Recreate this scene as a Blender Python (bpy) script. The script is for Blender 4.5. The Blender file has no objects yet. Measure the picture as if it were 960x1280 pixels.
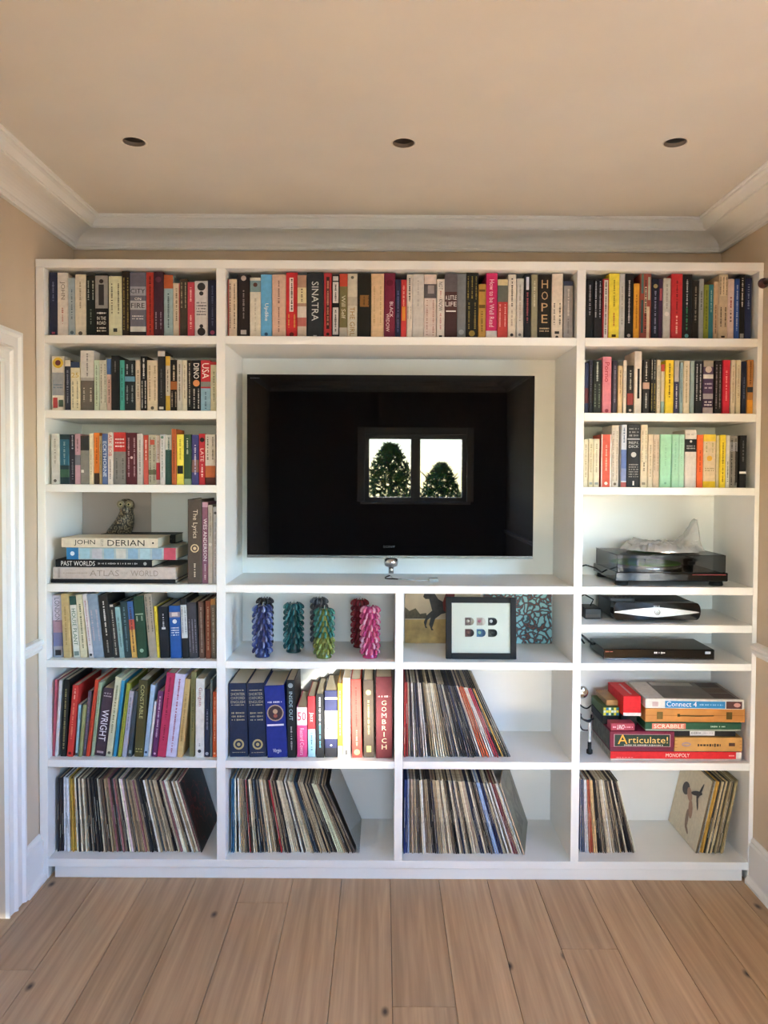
import bpy, bmesh, math, random
from mathutils import Vector, Matrix

random.seed(7)
C = bpy.context.scene.collection
PI = math.pi
R = math.radians

# ------------------------------------------------------------------ camera
F, DIST, PPX, PPY = 961.0, 3.12, 478.0, 620.0      # focal length in pixels of the 960x1280 frame
CZ = 1.675
_p, _r = R(-1.66), R(0.30)
FWD = Vector((0, math.cos(_p), math.sin(_p)))
_u0 = Vector((0, -math.sin(_p), math.cos(_p)))
RT = math.cos(_r) * Vector((1, 0, 0)) + math.sin(_r) * _u0
UP = -math.sin(_r) * Vector((1, 0, 0)) + math.cos(_r) * _u0
CAM = Vector((0, -DIST, CZ))

cd = bpy.data.cameras.new('camera')
cam = bpy.data.objects.new('camera', cd)
C.objects.link(cam)
cd.sensor_fit = 'VERTICAL'
cd.sensor_height = 32.0
cd.lens = 32.0 * F / 1280.0
cd.shift_x = (480 - PPX) / 1280.0
cd.shift_y = (PPY - 640) / 1280.0
cd.clip_start = 0.05
m = Matrix((RT, UP, -FWD)).transposed().to_4x4()
m.translation = CAM
cam.matrix_world = m
bpy.context.scene.camera = cam

# ------------------------------------------------------------------ world, sun, daylight
sc = bpy.context.scene
sc.view_settings.view_transform = 'Standard'
sc.view_settings.look = 'None'
sc.view_settings.gamma = 1.0
sc.view_settings.use_curve_mapping = False
sc.view_settings.exposure = -0.10
sc.cycles.use_denoising = True
sc.cycles.max_bounces = 10
sc.cycles.diffuse_bounces = 6
sc.cycles.glossy_bounces = 4
sc.cycles.transparent_max_bounces = 16
sc.cycles.sample_clamp_indirect = 40.0

w = bpy.data.worlds.new('sky')
sc.world = w
w.use_nodes = True
wn = w.node_tree
bg = wn.nodes['Background']
sky = wn.nodes.new('ShaderNodeTexSky')
sky.sky_type = 'NISHITA'
sky.sun_disc = False
sky.sun_elevation = R(24)
sky.sun_rotation = R(190)
sky.air_density = 1.0
sky.dust_density = 0.6
tint = wn.nodes.new('ShaderNodeMix')
tint.data_type = 'RGBA'
tint.blend_type = 'MULTIPLY'
tint.inputs['Factor'].default_value = 1.0
tint.inputs['B'].default_value = (0.76, 1.0, 1.36, 1)
wn.links.new(sky.outputs[0], tint.inputs['A'])
wn.links.new(tint.outputs['Result'], bg.inputs[0])
bg.inputs[1].default_value = 4.4

SUN_ELEV, SUN_AZ = 24.0, 6.0           # low winter sun through the window behind the camera
sd = Vector((math.sin(R(SUN_AZ)) * math.cos(R(SUN_ELEV)), math.cos(R(SUN_AZ)) * math.cos(R(SUN_ELEV)), -math.sin(R(SUN_ELEV))))


def add_light(name, kind, loc, direction, energy, color, **kw):
    l = bpy.data.lights.new(name, kind)
    l.energy = energy
    l.color = color
    for k, v in kw.items():
        setattr(l, k, v)
    o = bpy.data.objects.new(name, l)
    C.objects.link(o)
    o.location = loc
    o.rotation_euler = Vector(direction).to_track_quat('-Z', 'Y').to_euler()
    return o


add_light('sun', 'SUN', (0, -9, 5), sd, 165.0, (1.0, 0.90, 0.76), angle=R(0.6))
# daylight of the window in the right-hand wall
add_light('window_daylight', 'AREA', (1.66, -1.75, 1.50), (-1, 0.25, -0.10), 11.0, (0.82, 0.92, 1.0),
          shape='RECTANGLE', size=1.50, size_y=1.25)
# added spot outside the rear window, makes the sun patch on books below candles
SPOT_FROM, SPOT_TO = Vector((1.79, -13.5, 2.95)), Vector((-0.125, 0.05, 0.665))
add_light('patch_spot', 'SPOT', SPOT_FROM, SPOT_TO - SPOT_FROM, 85000.0, (1.0, 0.93, 0.82), spot_size=R(1.35), spot_blend=0.35, shadow_soft_size=0.10)
pl = add_light('window_portal', 'AREA', (0.50, -6.02, 1.74), (0, 1, 0), 1.0, (1, 1, 1), shape='RECTANGLE', size=1.4, size_y=1.0)
pl.data.cycles.is_portal = True


# ------------------------------------------------------------------ pixel -> place
def ray(px, py):
    return FWD * F + RT * (px - PPX) + UP * (PPY - py)


def onY(px, py, Y):
    d = ray(px, py)
    return CAM + d * ((Y + DIST) / d.y)


def onZ(px, py, Z):
    d = ray(px, py)
    return CAM + d * ((Z - CZ) / d.z)


# ------------------------------------------------------------------ materials
def lin(c):
    return tuple(x / 12.92 if x <= 0.04045 else ((x + 0.055) / 1.055) ** 2.4 for x in c)


def hexrgb(h):
    return tuple(int(h[i:i + 2], 16) / 255 for i in (0, 2, 4))


def newmat(name):
    m = bpy.data.materials.new(name)
    m.use_nodes = True
    nt = m.node_tree
    return m, nt, nt.nodes['Principled BSDF']


MC = {}


def mat(h, rough=0.5, metal=0.0, boost=1.0, spec=0.5, var=0.06, name=None, scale=60.0):
    """plain paint / paper / plastic of one colour with a little procedural unevenness"""
    key = (h, rough, metal, boost, spec, var)
    if key in MC:
        return MC[key]
    m, nt, b = newmat(name or 'surface_' + h)
    c = [min(0.9, x * boost) for x in lin(hexrgb(h))]
    b.inputs['Roughness'].default_value = rough
    b.inputs['Metallic'].default_value = metal
    b.inputs['Specular IOR Level'].default_value = spec
    if var:
        no = nt.nodes.new('ShaderNodeTexNoise')
        no.inputs['Scale'].default_value = scale
        no.inputs['Detail'].default_value = 3
        tc = nt.nodes.new('ShaderNodeTexCoord')
        nt.links.new(tc.outputs['Object'], no.inputs['Vector'])
        r = nt.nodes.new('ShaderNodeValToRGB')
        r.color_ramp.elements[0].position = 0.3
        r.color_ramp.elements[1].position = 0.7
        r.color_ramp.elements[0].color = [max(0, x * (1 - var * 2)) for x in c] + [1]
        r.color_ramp.elements[1].color = [min(1, x * (1 + var)) for x in c] + [1]
        nt.links.new(no.outputs['Fac'], r.inputs[0])
        nt.links.new(r.outputs[0], b.inputs['Base Color'])
    else:
        b.inputs['Base Color'].default_value = c + [1]
    MC[key] = m
    return m


def bmat(h):           # book cloth / printed paper, colour as read from the photograph
    return mat(h, 0.55, 0, BOOST, 0.3)


BOOST = 1.2
WHITE = mat('efeeea', 0.38, var=0.015, name='white_shelf_paint', scale=4)
TRIM = mat('ecebe8', 0.35, var=0.015, name='white_trim_paint', scale=5)
CEIL = mat('dbd6cd', 0.8, var=0.02, name='ceiling_paint', scale=3)
WALL = mat('cdbba3', 0.75, var=0.03, name='beige_wall_paint', scale=4)
DARKWALL = mat('6d655c', 0.8, var=0.03, name='darkened_rear_wall', scale=4)  # backlit darkness of the rear wall put into its colour
BLACK = mat('0b0b0c', 0.35, name='black_plastic')
GLOSSBLACK = mat('060607', 0.08, var=0, name='gloss_black_plastic')
SILVER = mat('d5d7d9', 0.22, 1.0, var=0.02, name='silver_metal')
CHROME = mat('c9cacb', 0.12, 1.0, var=0.0, name='chrome_metal')
PAGES = mat('d9cfb8', 0.8, var=0.08, name='page_block_paper', scale=400)
RUBBER = mat('121212', 0.7, name='black_rubber')


def pane_mat(name, tint, gloss=0.06, rough=0.02, milky=0.0, milk=(0.8, 0.8, 0.8)):
    m, nt, b = newmat(name)
    nt.nodes.remove(b)
    out = nt.nodes['Material Output']
    tr = nt.nodes.new('ShaderNodeBsdfTransparent')
    tr.inputs[0].default_value = (*tint, 1)
    gl = nt.nodes.new('ShaderNodeBsdfGlossy')
    gl.inputs['Roughness'].default_value = rough
    lw = nt.nodes.new('ShaderNodeLayerWeight')
    lw.inputs[0].default_value = 0.35
    ad = nt.nodes.new('ShaderNodeMath')
    ad.operation = 'MULTIPLY_ADD'
    ad.inputs[1].default_value = 0.3
    ad.inputs[2].default_value = gloss
    nt.links.new(lw.outputs['Fresnel'], ad.inputs[0])
    mx = nt.nodes.new('ShaderNodeMixShader')
    nt.links.new(ad.outputs[0], mx.inputs[0])
    src = tr
    if milky:
        df = nt.nodes.new('ShaderNodeBsdfDiffuse')
        df.inputs[0].default_value = (*milk, 1)
        m2 = nt.nodes.new('ShaderNodeMixShader')
        m2.inputs[0].default_value = milky
        nt.links.new(tr.outputs[0], m2.inputs[1])
        nt.links.new(df.outputs[0], m2.inputs[2])
        src = m2
    nt.links.new(src.outputs[0], mx.inputs[1])
    nt.links.new(gl.outputs[0], mx.inputs[2])
    nt.links.new(mx.outputs[0], out.inputs[0])
    return m


GLASS = pane_mat('window_glass', (0.96, 0.98, 0.97), 0.03)
SMOKED = pane_mat('smoked_acrylic', (0.72, 0.72, 0.72), 0.0, 0.03)
PLASTIC = pane_mat('clear_polythene', (0.95, 0.95, 0.95), 0.12, 0.10, 0.36)


def oak_mat():
    m, nt, b = newmat('oiled_oak')
    L = nt.links
    N = nt.nodes.new
    tc = N('ShaderNodeTexCoord')
    oi = N('ShaderNodeObjectInfo')
    off = N('ShaderNodeVectorMath'); off.operation = 'SCALE'
    off.inputs[0].default_value = (13.0, 31.0, 7.0)
    L.new(oi.outputs['Random'], off.inputs['Scale'])
    add = N('ShaderNodeVectorMath'); add.operation = 'ADD'
    L.new(tc.outputs['Object'], add.inputs[0]); L.new(off.outputs[0], add.inputs[1])
    mp = N('ShaderNodeMapping'); mp.inputs['Scale'].default_value = (12.0, 0.55, 1.0)
    L.new(add.outputs[0], mp.inputs[0])
    n1 = N('ShaderNodeTexNoise'); n1.inputs['Scale'].default_value = 1.6; n1.inputs['Detail'].default_value = 8; n1.inputs['Distortion'].default_value = 1.4
    L.new(mp.outputs[0], n1.inputs['Vector'])
    wv = N('ShaderNodeTexWave'); wv.bands_direction = 'X'; wv.inputs['Scale'].default_value = 0.55
    wv.inputs['Distortion'].default_value = 14.0; wv.inputs['Detail'].default_value = 3; wv.inputs['Detail Scale'].default_value = 1.4
    L.new(mp.outputs[0], wv.inputs['Vector'])
    mp2 = N('ShaderNodeMapping'); mp2.inputs['Scale'].default_value = (110, 3, 1)
    L.new(add.outputs[0], mp2.inputs[0])
    n2 = N('ShaderNodeTexNoise'); n2.inputs['Scale'].default_value = 1.0; n2.inputs['Detail'].default_value = 2
    L.new(mp2.outputs[0], n2.inputs['Vector'])
    r = N('ShaderNodeValToRGB')
    e = r.color_ramp.elements
    e[0].position = 0.15; e[0].color = (*lin(hexrgb('9c7a58')), 1)
    e[1].position = 0.8; e[1].color = (*lin(hexrgb('cfab84')), 1)
    mixf = N('ShaderNodeMath'); mixf.operation = 'MULTIPLY_ADD'; mixf.inputs[1].default_value = 0.13
    L.new(wv.outputs['Fac'], mixf.inputs[0])
    h = N('ShaderNodeMath'); h.operation = 'MULTIPLY'; h.inputs[1].default_value = 0.90
    L.new(n1.outputs['Fac'], h.inputs[0]); L.new(h.outputs[0], mixf.inputs[2])
    L.new(mixf.outputs[0], r.inputs[0])
    # fine pores
    mul = N('ShaderNodeMix'); mul.data_type = 'RGBA'; mul.blend_type = 'MULTIPLY'; mul.inputs['Factor'].default_value = 0.22
    r2 = N('ShaderNodeValToRGB'); r2.color_ramp.elements[0].position = 0.35; r2.color_ramp.elements[0].color = (0.55, 0.48, 0.42, 1); r2.color_ramp.elements[1].position = 0.6
    L.new(n2.outputs['Fac'], r2.inputs[0])
    L.new(r.outputs[0], mul.inputs['A']); L.new(r2.outputs[0], mul.inputs['B'])
    # knots
    vo = N('ShaderNodeTexVoronoi'); vo.voronoi_dimensions = '2D'; vo.inputs['Scale'].default_value = 3.0
    mp3 = N('ShaderNodeMapping'); mp3.inputs['Scale'].default_value = (1.5, 0.8, 0.0)
    L.new(add.outputs[0], mp3.inputs[0]); L.new(mp3.outputs[0], vo.inputs['Vector'])
    rk = N('ShaderNodeValToRGB'); rk.color_ramp.elements[0].position = 0.015; rk.color_ramp.elements[0].color = (0.10, 0.06, 0.035, 1)
    rk.color_ramp.elements[1].position = 0.07; rk.color_ramp.elements[1].color = (1, 1, 1, 1)
    L.new(vo.outputs['Distance'], rk.inputs[0])
    gt = N('ShaderNodeMath'); gt.operation = 'GREATER_THAN'; gt.inputs[1].default_value = 0.60
    L.new(vo.outputs['Color'], gt.inputs[0])
    mk = N('ShaderNodeMix'); mk.data_type = 'RGBA'; mk.blend_type = 'MULTIPLY'
    L.new(gt.outputs[0], mk.inputs['Factor'])
    L.new(mul.outputs['Result'], mk.inputs['A']); L.new(rk.outputs[0], mk.inputs['B'])
    # plank to plank tone
    mr = N('ShaderNodeMapRange'); mr.inputs['To Min'].default_value = 0.86; mr.inputs['To Max'].default_value = 1.06
    L.new(oi.outputs['Random'], mr.inputs['Value'])
    hs = N('ShaderNodeHueSaturation'); L.new(mr.outputs[0], hs.inputs['Value']); L.new(mk.outputs['Result'], hs.inputs['Color'])
    L.new(hs.outputs[0], b.inputs['Base Color'])
    b.inputs['Roughness'].default_value = 0.42
    bp = N('ShaderNodeBump'); bp.inputs['Strength'].default_value = 0.08; bp.inputs['Distance'].default_value = 0.002
    L.new(n2.outputs['Fac'], bp.inputs['Height']); L.new(bp.outputs[0], b.inputs['Normal'])
    return m


OAK = oak_mat()


def spotted(name, ha, hb, scale, kind='voronoi', rough=0.5, hc=None, stretch=(1, 1, 1), p=(0.35, 0.6)):
    """two or three tone mottled print or glaze"""
    m, nt, b = newmat(name)
    tc = nt.nodes.new('ShaderNodeTexCoord')
    mp = nt.nodes.new('ShaderNodeMapping')
    mp.inputs['Scale'].default_value = stretch
    nt.links.new(tc.outputs['Object'], mp.inputs[0])
    t = nt.nodes.new('ShaderNodeTexVoronoi' if kind == 'voronoi' else 'ShaderNodeTexNoise')
    t.inputs['Scale'].default_value = scale
    if kind == 'noise':
        t.inputs['Detail'].default_value = 4
        t.inputs['Distortion'].default_value = 0.8
    nt.links.new(mp.outputs[0], t.inputs['Vector'])
    r = nt.nodes.new('ShaderNodeValToRGB')
    e = r.color_ramp.elements
    e[0].position, e[1].position = p
    e[0].color = (*[x * BOOST for x in lin(hexrgb(ha))], 1)
    e[1].color = (*[x * BOOST for x in lin(hexrgb(hb))], 1)
    if hc:
        n = e.new(1.0 if p[1] < 0.9 else 0.99)
        n.color = (*[x * BOOST for x in lin(hexrgb(hc))], 1)
    nt.links.new(t.outputs['Distance' if kind == 'voronoi' else 'Fac'], r.inputs[0])
    nt.links.new(r.outputs[0], b.inputs['Base Color'])
    b.inputs['Roughness'].default_value = rough
    return m


# ------------------------------------------------------------------ mesh helpers
class MB:
    def __init__(s):
        s.v, s.f, s.mi, s.mats, s.sm = [], [], [], [], []

    def mid(s, m):
        if m not in s.mats:
            s.mats.append(m)
        return s.mats.index(m)

    def poly(s, pts, m, smooth=False):
        i = len(s.v)
        s.v += [tuple(p) for p in pts]
        s.f.append(tuple(range(i, i + len(pts))))
        s.mi.append(s.mid(m)); s.sm.append(smooth)

    def mesh(s, verts, faces, m, smooth=False):
        i = len(s.v)
        s.v += [tuple(p) for p in verts]
        k = s.mid(m)
        for f in faces:
            s.f.append(tuple(i + j for j in f)); s.mi.append(k); s.sm.append(smooth)

    def box(s, lo, hi, m, bev=0.0, M=None):
        lo, hi = Vector(lo), Vector(hi)
        b = min(bev, 0.45 * min(hi - lo)) if bev else 0
        if not b:
            v = [Vector((x, y, z)) for x in (lo.x, hi.x) for y in (lo.y, hi.y) for z in (lo.z, hi.z)]
            f = [(0, 1, 3, 2), (4, 6, 7, 5), (0, 4, 5, 1), (2, 3, 7, 6), (0, 2, 6, 4), (1, 5, 7, 3)]
        else:
            v = []
            for sx in (0, 1):
                for sy in (0, 1):
                    for sz in (0, 1):
                        c = Vector(((lo.x, hi.x)[sx], (lo.y, hi.y)[sy], (lo.z, hi.z)[sz]))
                        d = Vector((1 - 2 * sx, 1 - 2 * sy, 1 - 2 * sz)) * b
                        v += [c + Vector((0, d.y, d.z)), c + Vector((d.x, 0, d.z)), c + Vector((d.x, d.y, 0))]
            I = lambda a, b_, c, k: (a * 4 + b_ * 2 + c) * 3 + k
            f = []
            f += [(I(0, 0, 0, 0), I(0, 0, 1, 0), I(0, 1, 1, 0), I(0, 1, 0, 0)), (I(1, 0, 0, 0), I(1, 1, 0, 0), I(1, 1, 1, 0), I(1, 0, 1, 0))]
            f += [(I(0, 0, 0, 1), I(1, 0, 0, 1), I(1, 0, 1, 1), I(0, 0, 1, 1)), (I(0, 1, 0, 1), I(0, 1, 1, 1), I(1, 1, 1, 1), I(1, 1, 0, 1))]
            f += [(I(0, 0, 0, 2), I(0, 1, 0, 2), I(1, 1, 0, 2), I(1, 0, 0, 2)), (I(0, 0, 1, 2), I(1, 0, 1, 2), I(1, 1, 1, 2), I(0, 1, 1, 2))]
            for a in (0, 1):
                for c in (0, 1):
                    f.append((I(a, c, 0, 0), I(a, c, 0, 1), I(a, c, 1, 1), I(a, c, 1, 0)))
                    f.append((I(a, 0, c, 0), I(a, 0, c, 2), I(a, 1, c, 2), I(a, 1, c, 0)))
                    f.append((I(0, a, c, 1), I(0, a, c, 2), I(1, a, c, 2), I(1, a, c, 1)))
            for a in (0, 1):
                for bb in (0, 1):
                    for c in (0, 1):
                        f.append((I(a, bb, c, 0), I(a, bb, c, 1), I(a, bb, c, 2)))
        if M:
            v = [M @ p for p in v]
        s.mesh(v, f, m)

    def tube(s, pts, rad, m, n=8, smooth=True, cap=True, flat=1.0):
        pts = [Vector(p) for p in pts]
        vs, fs = [], []
        prev = None
        for i, p in enumerate(pts):
            t = (pts[min(i + 1, len(pts) - 1)] - pts[max(i - 1, 0)]).normalized()
            if prev is None:
                a = t.orthogonal().normalized()
            else:
                a = (prev - t * prev.dot(t)).normalized()
            prev = a
            b = t.cross(a)
            r = rad[i] if isinstance(rad, (list, tuple)) else rad
            for k in range(n):
                an = 2 * PI * k / n
                vs.append(p + a * math.cos(an) * r + b * math.sin(an) * r * flat)
        for i in range(len(pts) - 1):
            for k in range(n):
                fs.append((i * n + k, i * n + (k + 1) % n, (i + 1) * n + (k + 1) % n, (i + 1) * n + k))
        if cap:
            fs.append(tuple(range(n - 1, -1, -1)))
            fs.append(tuple(range((len(pts) - 1) * n, len(pts) * n)))
        s.mesh(vs, fs, m, smooth)

    def lathe(s, prof, m, n=24, c=(0, 0, 0), smooth=True, cap=True, axis='z', sx=1, sy=1):
        vs, fs = [], []
        for r, z in prof:
            for k in range(n):
                a = 2 * PI * k / n
                q = (r * math.cos(a) * sx, r * math.sin(a) * sy, z)
                if axis == 'y':
                    q = (q[0], z, q[1])
                if axis == 'x':
                    q = (z, q[0], q[1])
                vs.append((c[0] + q[0], c[1] + q[1], c[2] + q[2]))
        for i in range(len(prof) - 1):
            for k in range(n):
                fs.append((i * n + k, i * n + (k + 1) % n, (i + 1) * n + (k + 1) % n, (i + 1) * n + k))
        if cap:
            fs.append(tuple(range(n - 1, -1, -1)))
            fs.append(tuple(range((len(prof) - 1) * n, len(prof) * n)))
        s.mesh(vs, fs, m, smooth)

    def extrude(s, prof, path, m, smooth=False, closed=True):
        """prof: 2D points; path: list of functions/frames (origin, a, b): point = o + a*u + b*v"""
        vs, fs = [], []
        n = len(prof)
        for o, a, b in path:
            for u, v in prof:
                vs.append(Vector(o) + Vector(a) * u + Vector(b) * v)
        for i in range(len(path) - 1):
            for k in range(n if closed else n - 1):
                fs.append((i * n + k, i * n + (k + 1) % n, (i + 1) * n + (k + 1) % n, (i + 1) * n + k))
        if closed:
            fs.append(tuple(range(n - 1, -1, -1)))
            fs.append(tuple(range((len(path) - 1) * n, len(path) * n)))
        s.mesh(vs, fs, m, smooth)

    def build(s, name, parent=None, loc=None, rot=None, recalc=True):
        me = bpy.data.meshes.new(name)
        me.from_pydata(s.v, [], s.f)
        for k in s.mats:
            me.materials.append(k)
        me.polygons.foreach_set('material_index', s.mi)
        me.polygons.foreach_set('use_smooth', s.sm)
        if recalc:
            bm = bmesh.new(); bm.from_mesh(me)
            bmesh.ops.recalc_face_normals(bm, faces=bm.faces)
            bm.to_mesh(me); bm.free()
        me.update()
        o = bpy.data.objects.new(name, me)
        C.objects.link(o)
        if parent:
            o.parent = parent
        if loc is not None:
            o.location = loc
        if rot is not None:
            o.rotation_euler = rot
        return o


def tag(o, label=None, cat=None, group=None, kind=None):
    if label: o['label'] = label
    if cat: o['category'] = cat
    if group: o['group'] = group
    if kind: o['kind'] = kind
    return o


def thing(name, label, cat, loc=(0, 0, 0), rot=(0, 0, 0), group=None):
    o = bpy.data.objects.new(name, None)
    o.empty_display_size = 0.05
    C.objects.link(o)
    o.location = loc
    o.rotation_euler = rot
    return tag(o, label, cat, group)


TXT = {}


def text_mesh(s):
    """outline of a line of lettering, normalised: x from 0, height 0..1 from the glyph bounds"""
    if s in TXT:
        return TXT[s]
    cu = bpy.data.curves.new('lettering', 'FONT')
    cu.body = s
    cu.resolution_u = 2
    cu.fill_mode = 'FRONT'
    o = bpy.data.objects.new('lettering', cu)
    C.objects.link(o)
    dg = bpy.context.evaluated_depsgraph_get()
    me = bpy.data.meshes.new_from_object(o.evaluated_get(dg))
    vs = [v.co.copy() for v in me.vertices]
    fs = [tuple(p.vertices) for p in me.polygons]
    bpy.data.objects.remove(o); bpy.data.curves.remove(cu); bpy.data.meshes.remove(me)
    x0 = min(v.x for v in vs); x1 = max(v.x for v in vs); y0 = min(v.y for v in vs); y1 = max(v.y for v in vs)
    vs = [((v.x - x0), (v.y - y0)) for v in vs]
    TXT[s] = (vs, fs, x1 - x0, y1 - y0)
    return TXT[s]


def put_text(mb, s, m, centre, right, up, length, height, fit='box', italic=0.0):
    """lettering centred on a point; squeezed to length x height (letters keep at least a natural aspect)"""
    vs, fs, W, H = text_mesh(s)
    sy = height / H
    sx = min(length / W, sy * 1.25)
    if fit == 'free':
        sx = sy = min(length / W, height / H)
    if sx < sy * 0.45:
        sy = sx / 0.45
    c, r, u = Vector(centre), Vector(right), Vector(up)
    pts = [c + r * ((x - W / 2) * sx + italic * y * sy) + u * ((y - H / 2) * sy) for x, y in vs]
    mb.mesh(pts, fs, m)


def put_dashes(mb, m, centre, right, up, length, height, rnd):
    """illegible small print: a broken line of little marks"""
    c, r, u = Vector(centre), Vector(right), Vector(up)
    x = -length / 2
    while x < length / 2:
        wd = rnd.uniform(0.25, 0.8) * height
        hh = height * rnd.uniform(0.55, 1.0)
        x2 = min(x + wd, length / 2)
        mb.poly([c + r * x - u * hh / 2, c + r * x2 - u * hh / 2, c + r * x2 + u * hh / 2, c + r * x + u * hh / 2], m)
        x = x2 + height * (0.22 if rnd.random() < 0.8 else 0.8)


def disc(mb, m, c, r, n=16, ry=None, nrm='y'):
    ry = ry or r
    mb.poly([(c[0] + r * math.cos(2 * PI * k / n), c[1], c[2] + ry * math.sin(2 * PI * k / n)) for k in range(n)], m)

# ------------------------------------------------------------------ the room
XL, XR, YB, YF, ZC = -1.405, 1.533, 0.40, -6.0, 2.79


def struct(mb, name, parent=None):
    o = mb.build(name, parent)
    if not parent:
        o['kind'] = 'structure'
    return o


b = MB(); b.box((XL - 0.12, YB, 0), (XR + 0.12, YB + 0.12, ZC), WALL); struct(b, 'wall_back')
DY0, DY1, DZ = -1.20, -0.285, 2.08                     # doorway in the left wall
b = MB()
b.box((XL - 0.12, DY1, 0), (XL, YB, ZC), WALL)
b.box((XL - 0.12, YF, 0), (XL, DY0, ZC), WALL)
b.box((XL - 0.12, DY0, DZ), (XL, DY1, ZC), WALL)
struct(b, 'wall_left')
W2 = (-2.55, -0.95, 0.85, 2.15)                        # window in the right wall
b = MB()
b.box((XR, W2[1], 0), (XR + 0.12, YB, ZC), WALL)
b.box((XR, YF, 0), (XR + 0.12, W2[0], ZC), WALL)
b.box((XR, W2[0], 0), (XR + 0.12, W2[1], W2[2]), WALL)
b.box((XR, W2[0], W2[3]), (XR + 0.12, W2[1], ZC), WALL)
struct(b, 'wall_right')
W1 = (-0.22, 1.04, 1.33, 2.16)                         # window behind the camera, mirrored by the television
b = MB()
b.box((XL - 0.12, YF - 0.14, 0), (W1[0], YF, ZC), DARKWALL)
b.box((W1[1], YF - 0.14, 0), (XR + 0.12, YF, ZC), DARKWALL)
b.box((W1[0], YF - 0.14, 0), (W1[1], YF, W1[2]), DARKWALL)
b.box((W1[0], YF - 0.14, W1[3]), (W1[1], YF, ZC), DARKWALL)
struct(b, 'wall_rear')

# floor: each oak board is a piece of its own
b = MB(); b.box((XL - 0.12, YF - 0.14, -0.06), (XR + 0.12, YB + 0.12, -0.022), mat('3a2c20', 0.8, name='sub_floor')); floor = struct(b, 'floor')
rnd = random.Random(3)
seams = [XL - 0.02] + [0.04 + 0.2 * k for k in range(-7, 8) if XL < 0.04 + 0.2 * k < XR] + [XR + 0.02]
pm = {}
for i in range(len(seams) - 1):
    y = YB
    y2 = {5: -0.17, 1: -0.58, 8: -0.75, 11: -0.45}.get(i, rnd.uniform(-0.9, -2.4))
    while y > YF:
        y2 = max(y2, YF)
        if y2 - YF < 0.4:
            y2 = YF
        wd, ln = seams[i + 1] - seams[i], y - y2
        q = MB(); q.box((0.0008, 0.0008, -0.021), (wd - 0.0008, ln - 0.0008, 0), OAK, 0.0014)
        q.build('floor_plank', floor, (seams[i], y2, 0))
        y, y2 = y2, y2 - rnd.uniform(1.5, 2.3)

# ceiling with three round cut-outs
LAMPS = [onZ(167.5, 177.5, ZC), onZ(504.5, 179, ZC), onZ(844, 178.5, ZC)]
bm = bmesh.new()
ed = []


def loop(pts):
    vs = [bm.verts.new(p) for p in pts]
    for i in range(len(vs)):
        ed.append(bm.edges.new((vs[i], vs[(i + 1) % len(vs)])))


loop([(XL - 0.12, YF - 0.14, ZC), (XR + 0.12, YF - 0.14, ZC), (XR + 0.12, YB + 0.12, ZC), (XL - 0.12, YB + 0.12, ZC)])
for p in LAMPS:
    loop([(p.x + 0.037 * math.cos(2 * PI * k / 32), p.y + 0.037 * math.sin(2 * PI * k / 32), ZC) for k in range(32)])
bmesh.ops.triangle_fill(bm, use_beauty=True, edges=ed)
me = bpy.data.meshes.new('ceiling'); bm.to_mesh(me); bm.free()
me.materials.append(CEIL)
o = bpy.data.objects.new('ceiling', me); C.objects.link(o); o['kind'] = 'structure'
b = MB(); b.box((XL - 0.12, YF - 0.14, ZC + 0.16), (XR + 0.12, YB + 0.12, ZC + 0.2), mat('30302e', 0.9, name='roof_void')); struct(b, 'ceiling_void')
for k, p in enumerate(LAMPS):
    t = thing('recessed_downlight', ['unlit recessed ceiling downlight nearest the doorway wall', 'unlit recessed ceiling downlight, middle one of the three',
                                     'unlit recessed ceiling downlight nearest the curtain pole'][k], 'downlight', p, (0, 0, 0), 'recessed ceiling downlights')
    b = MB(); b.lathe([(0.0366, 0.002), (0.0368, 0.0), (0.041, -0.0015), (0.0435, -0.0015), (0.0440, -0.0002)], mat('e4ddd0', 0.4, name='bezel_white'), 32, cap=False); b.build('bezel', t)
    b = MB(); b.lathe([(0.0365, 0.0), (0.0365, 0.013), (0.0355, 0.0135)], mat('75695e', 0.45, 0.0, name='baffle_grey'), 32, cap=False); b.build('baffle', t)
    b = MB(); b.lathe([(0.0360, 0.0132), (0.0355, 0.10), (0.012, 0.11)], mat('141010', 0.4, name='recess_dark'), 24, cap=True); b.build('lamp', t)  # deep wall coloured black, painting in the dark of the recess

# cornice: mitred round the four walls
prof = [(0, 0.107), (0.018, 0.107), (0.021, 0.103), (0.021, 0.098), (0.014, 0.094), (0.018, 0.088)]
for k in range(9):
    a = k / 8 * PI / 2
    prof.append((0.022 + 0.103 * (1 - math.cos(a)), 0.086 - 0.040 * math.sin(a)))
prof += [(0.128, 0.046), (0.128, 0.040), (0.136, 0.040), (0.139, 0.034), (0.150, 0.018), (0.160, 0.013), (0.166, 0.013), (0.166, 0.007), (0.175, 0.006), (0.175, 0.0), (0, 0)]
# (projection p from wall, drop below ceiling)


def cornice(name, a, bb, na):
    """a, bb: wall corners; na: inward normal of the wall; mitre at both ends"""
    a, bb, na = Vector(a), Vector(bb), Vector(na)
    d = (bb - a).normalized()
    mb = MB()
    vs = []
    for o_, s_ in ((a, 1), (bb, -1)):
        vs += [o_ + na * p_ + d * s_ * p_ + Vector((0, 0, ZC - dr)) for p_, dr in prof]
    n = len(prof)
    fs = [(k, (k + 1) % n, n + (k + 1) % n, n + k) for k in range(n - 1)]
    mb.mesh(vs, fs, TRIM)
    return struct(mb, name)


cornice('trim_1', (XL, YB, 0), (XR, YB, 0), (0, -1, 0))
cornice('trim_2', (XL, YF, 0), (XL, YB, 0), (1, 0, 0))
cornice('trim_3', (XR, YF, 0), (XR, YB, 0), (-1, 0, 0))
cornice('trim_4', (XL, YF, 0), (XR, YF, 0), (0, 1, 0))

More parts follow.
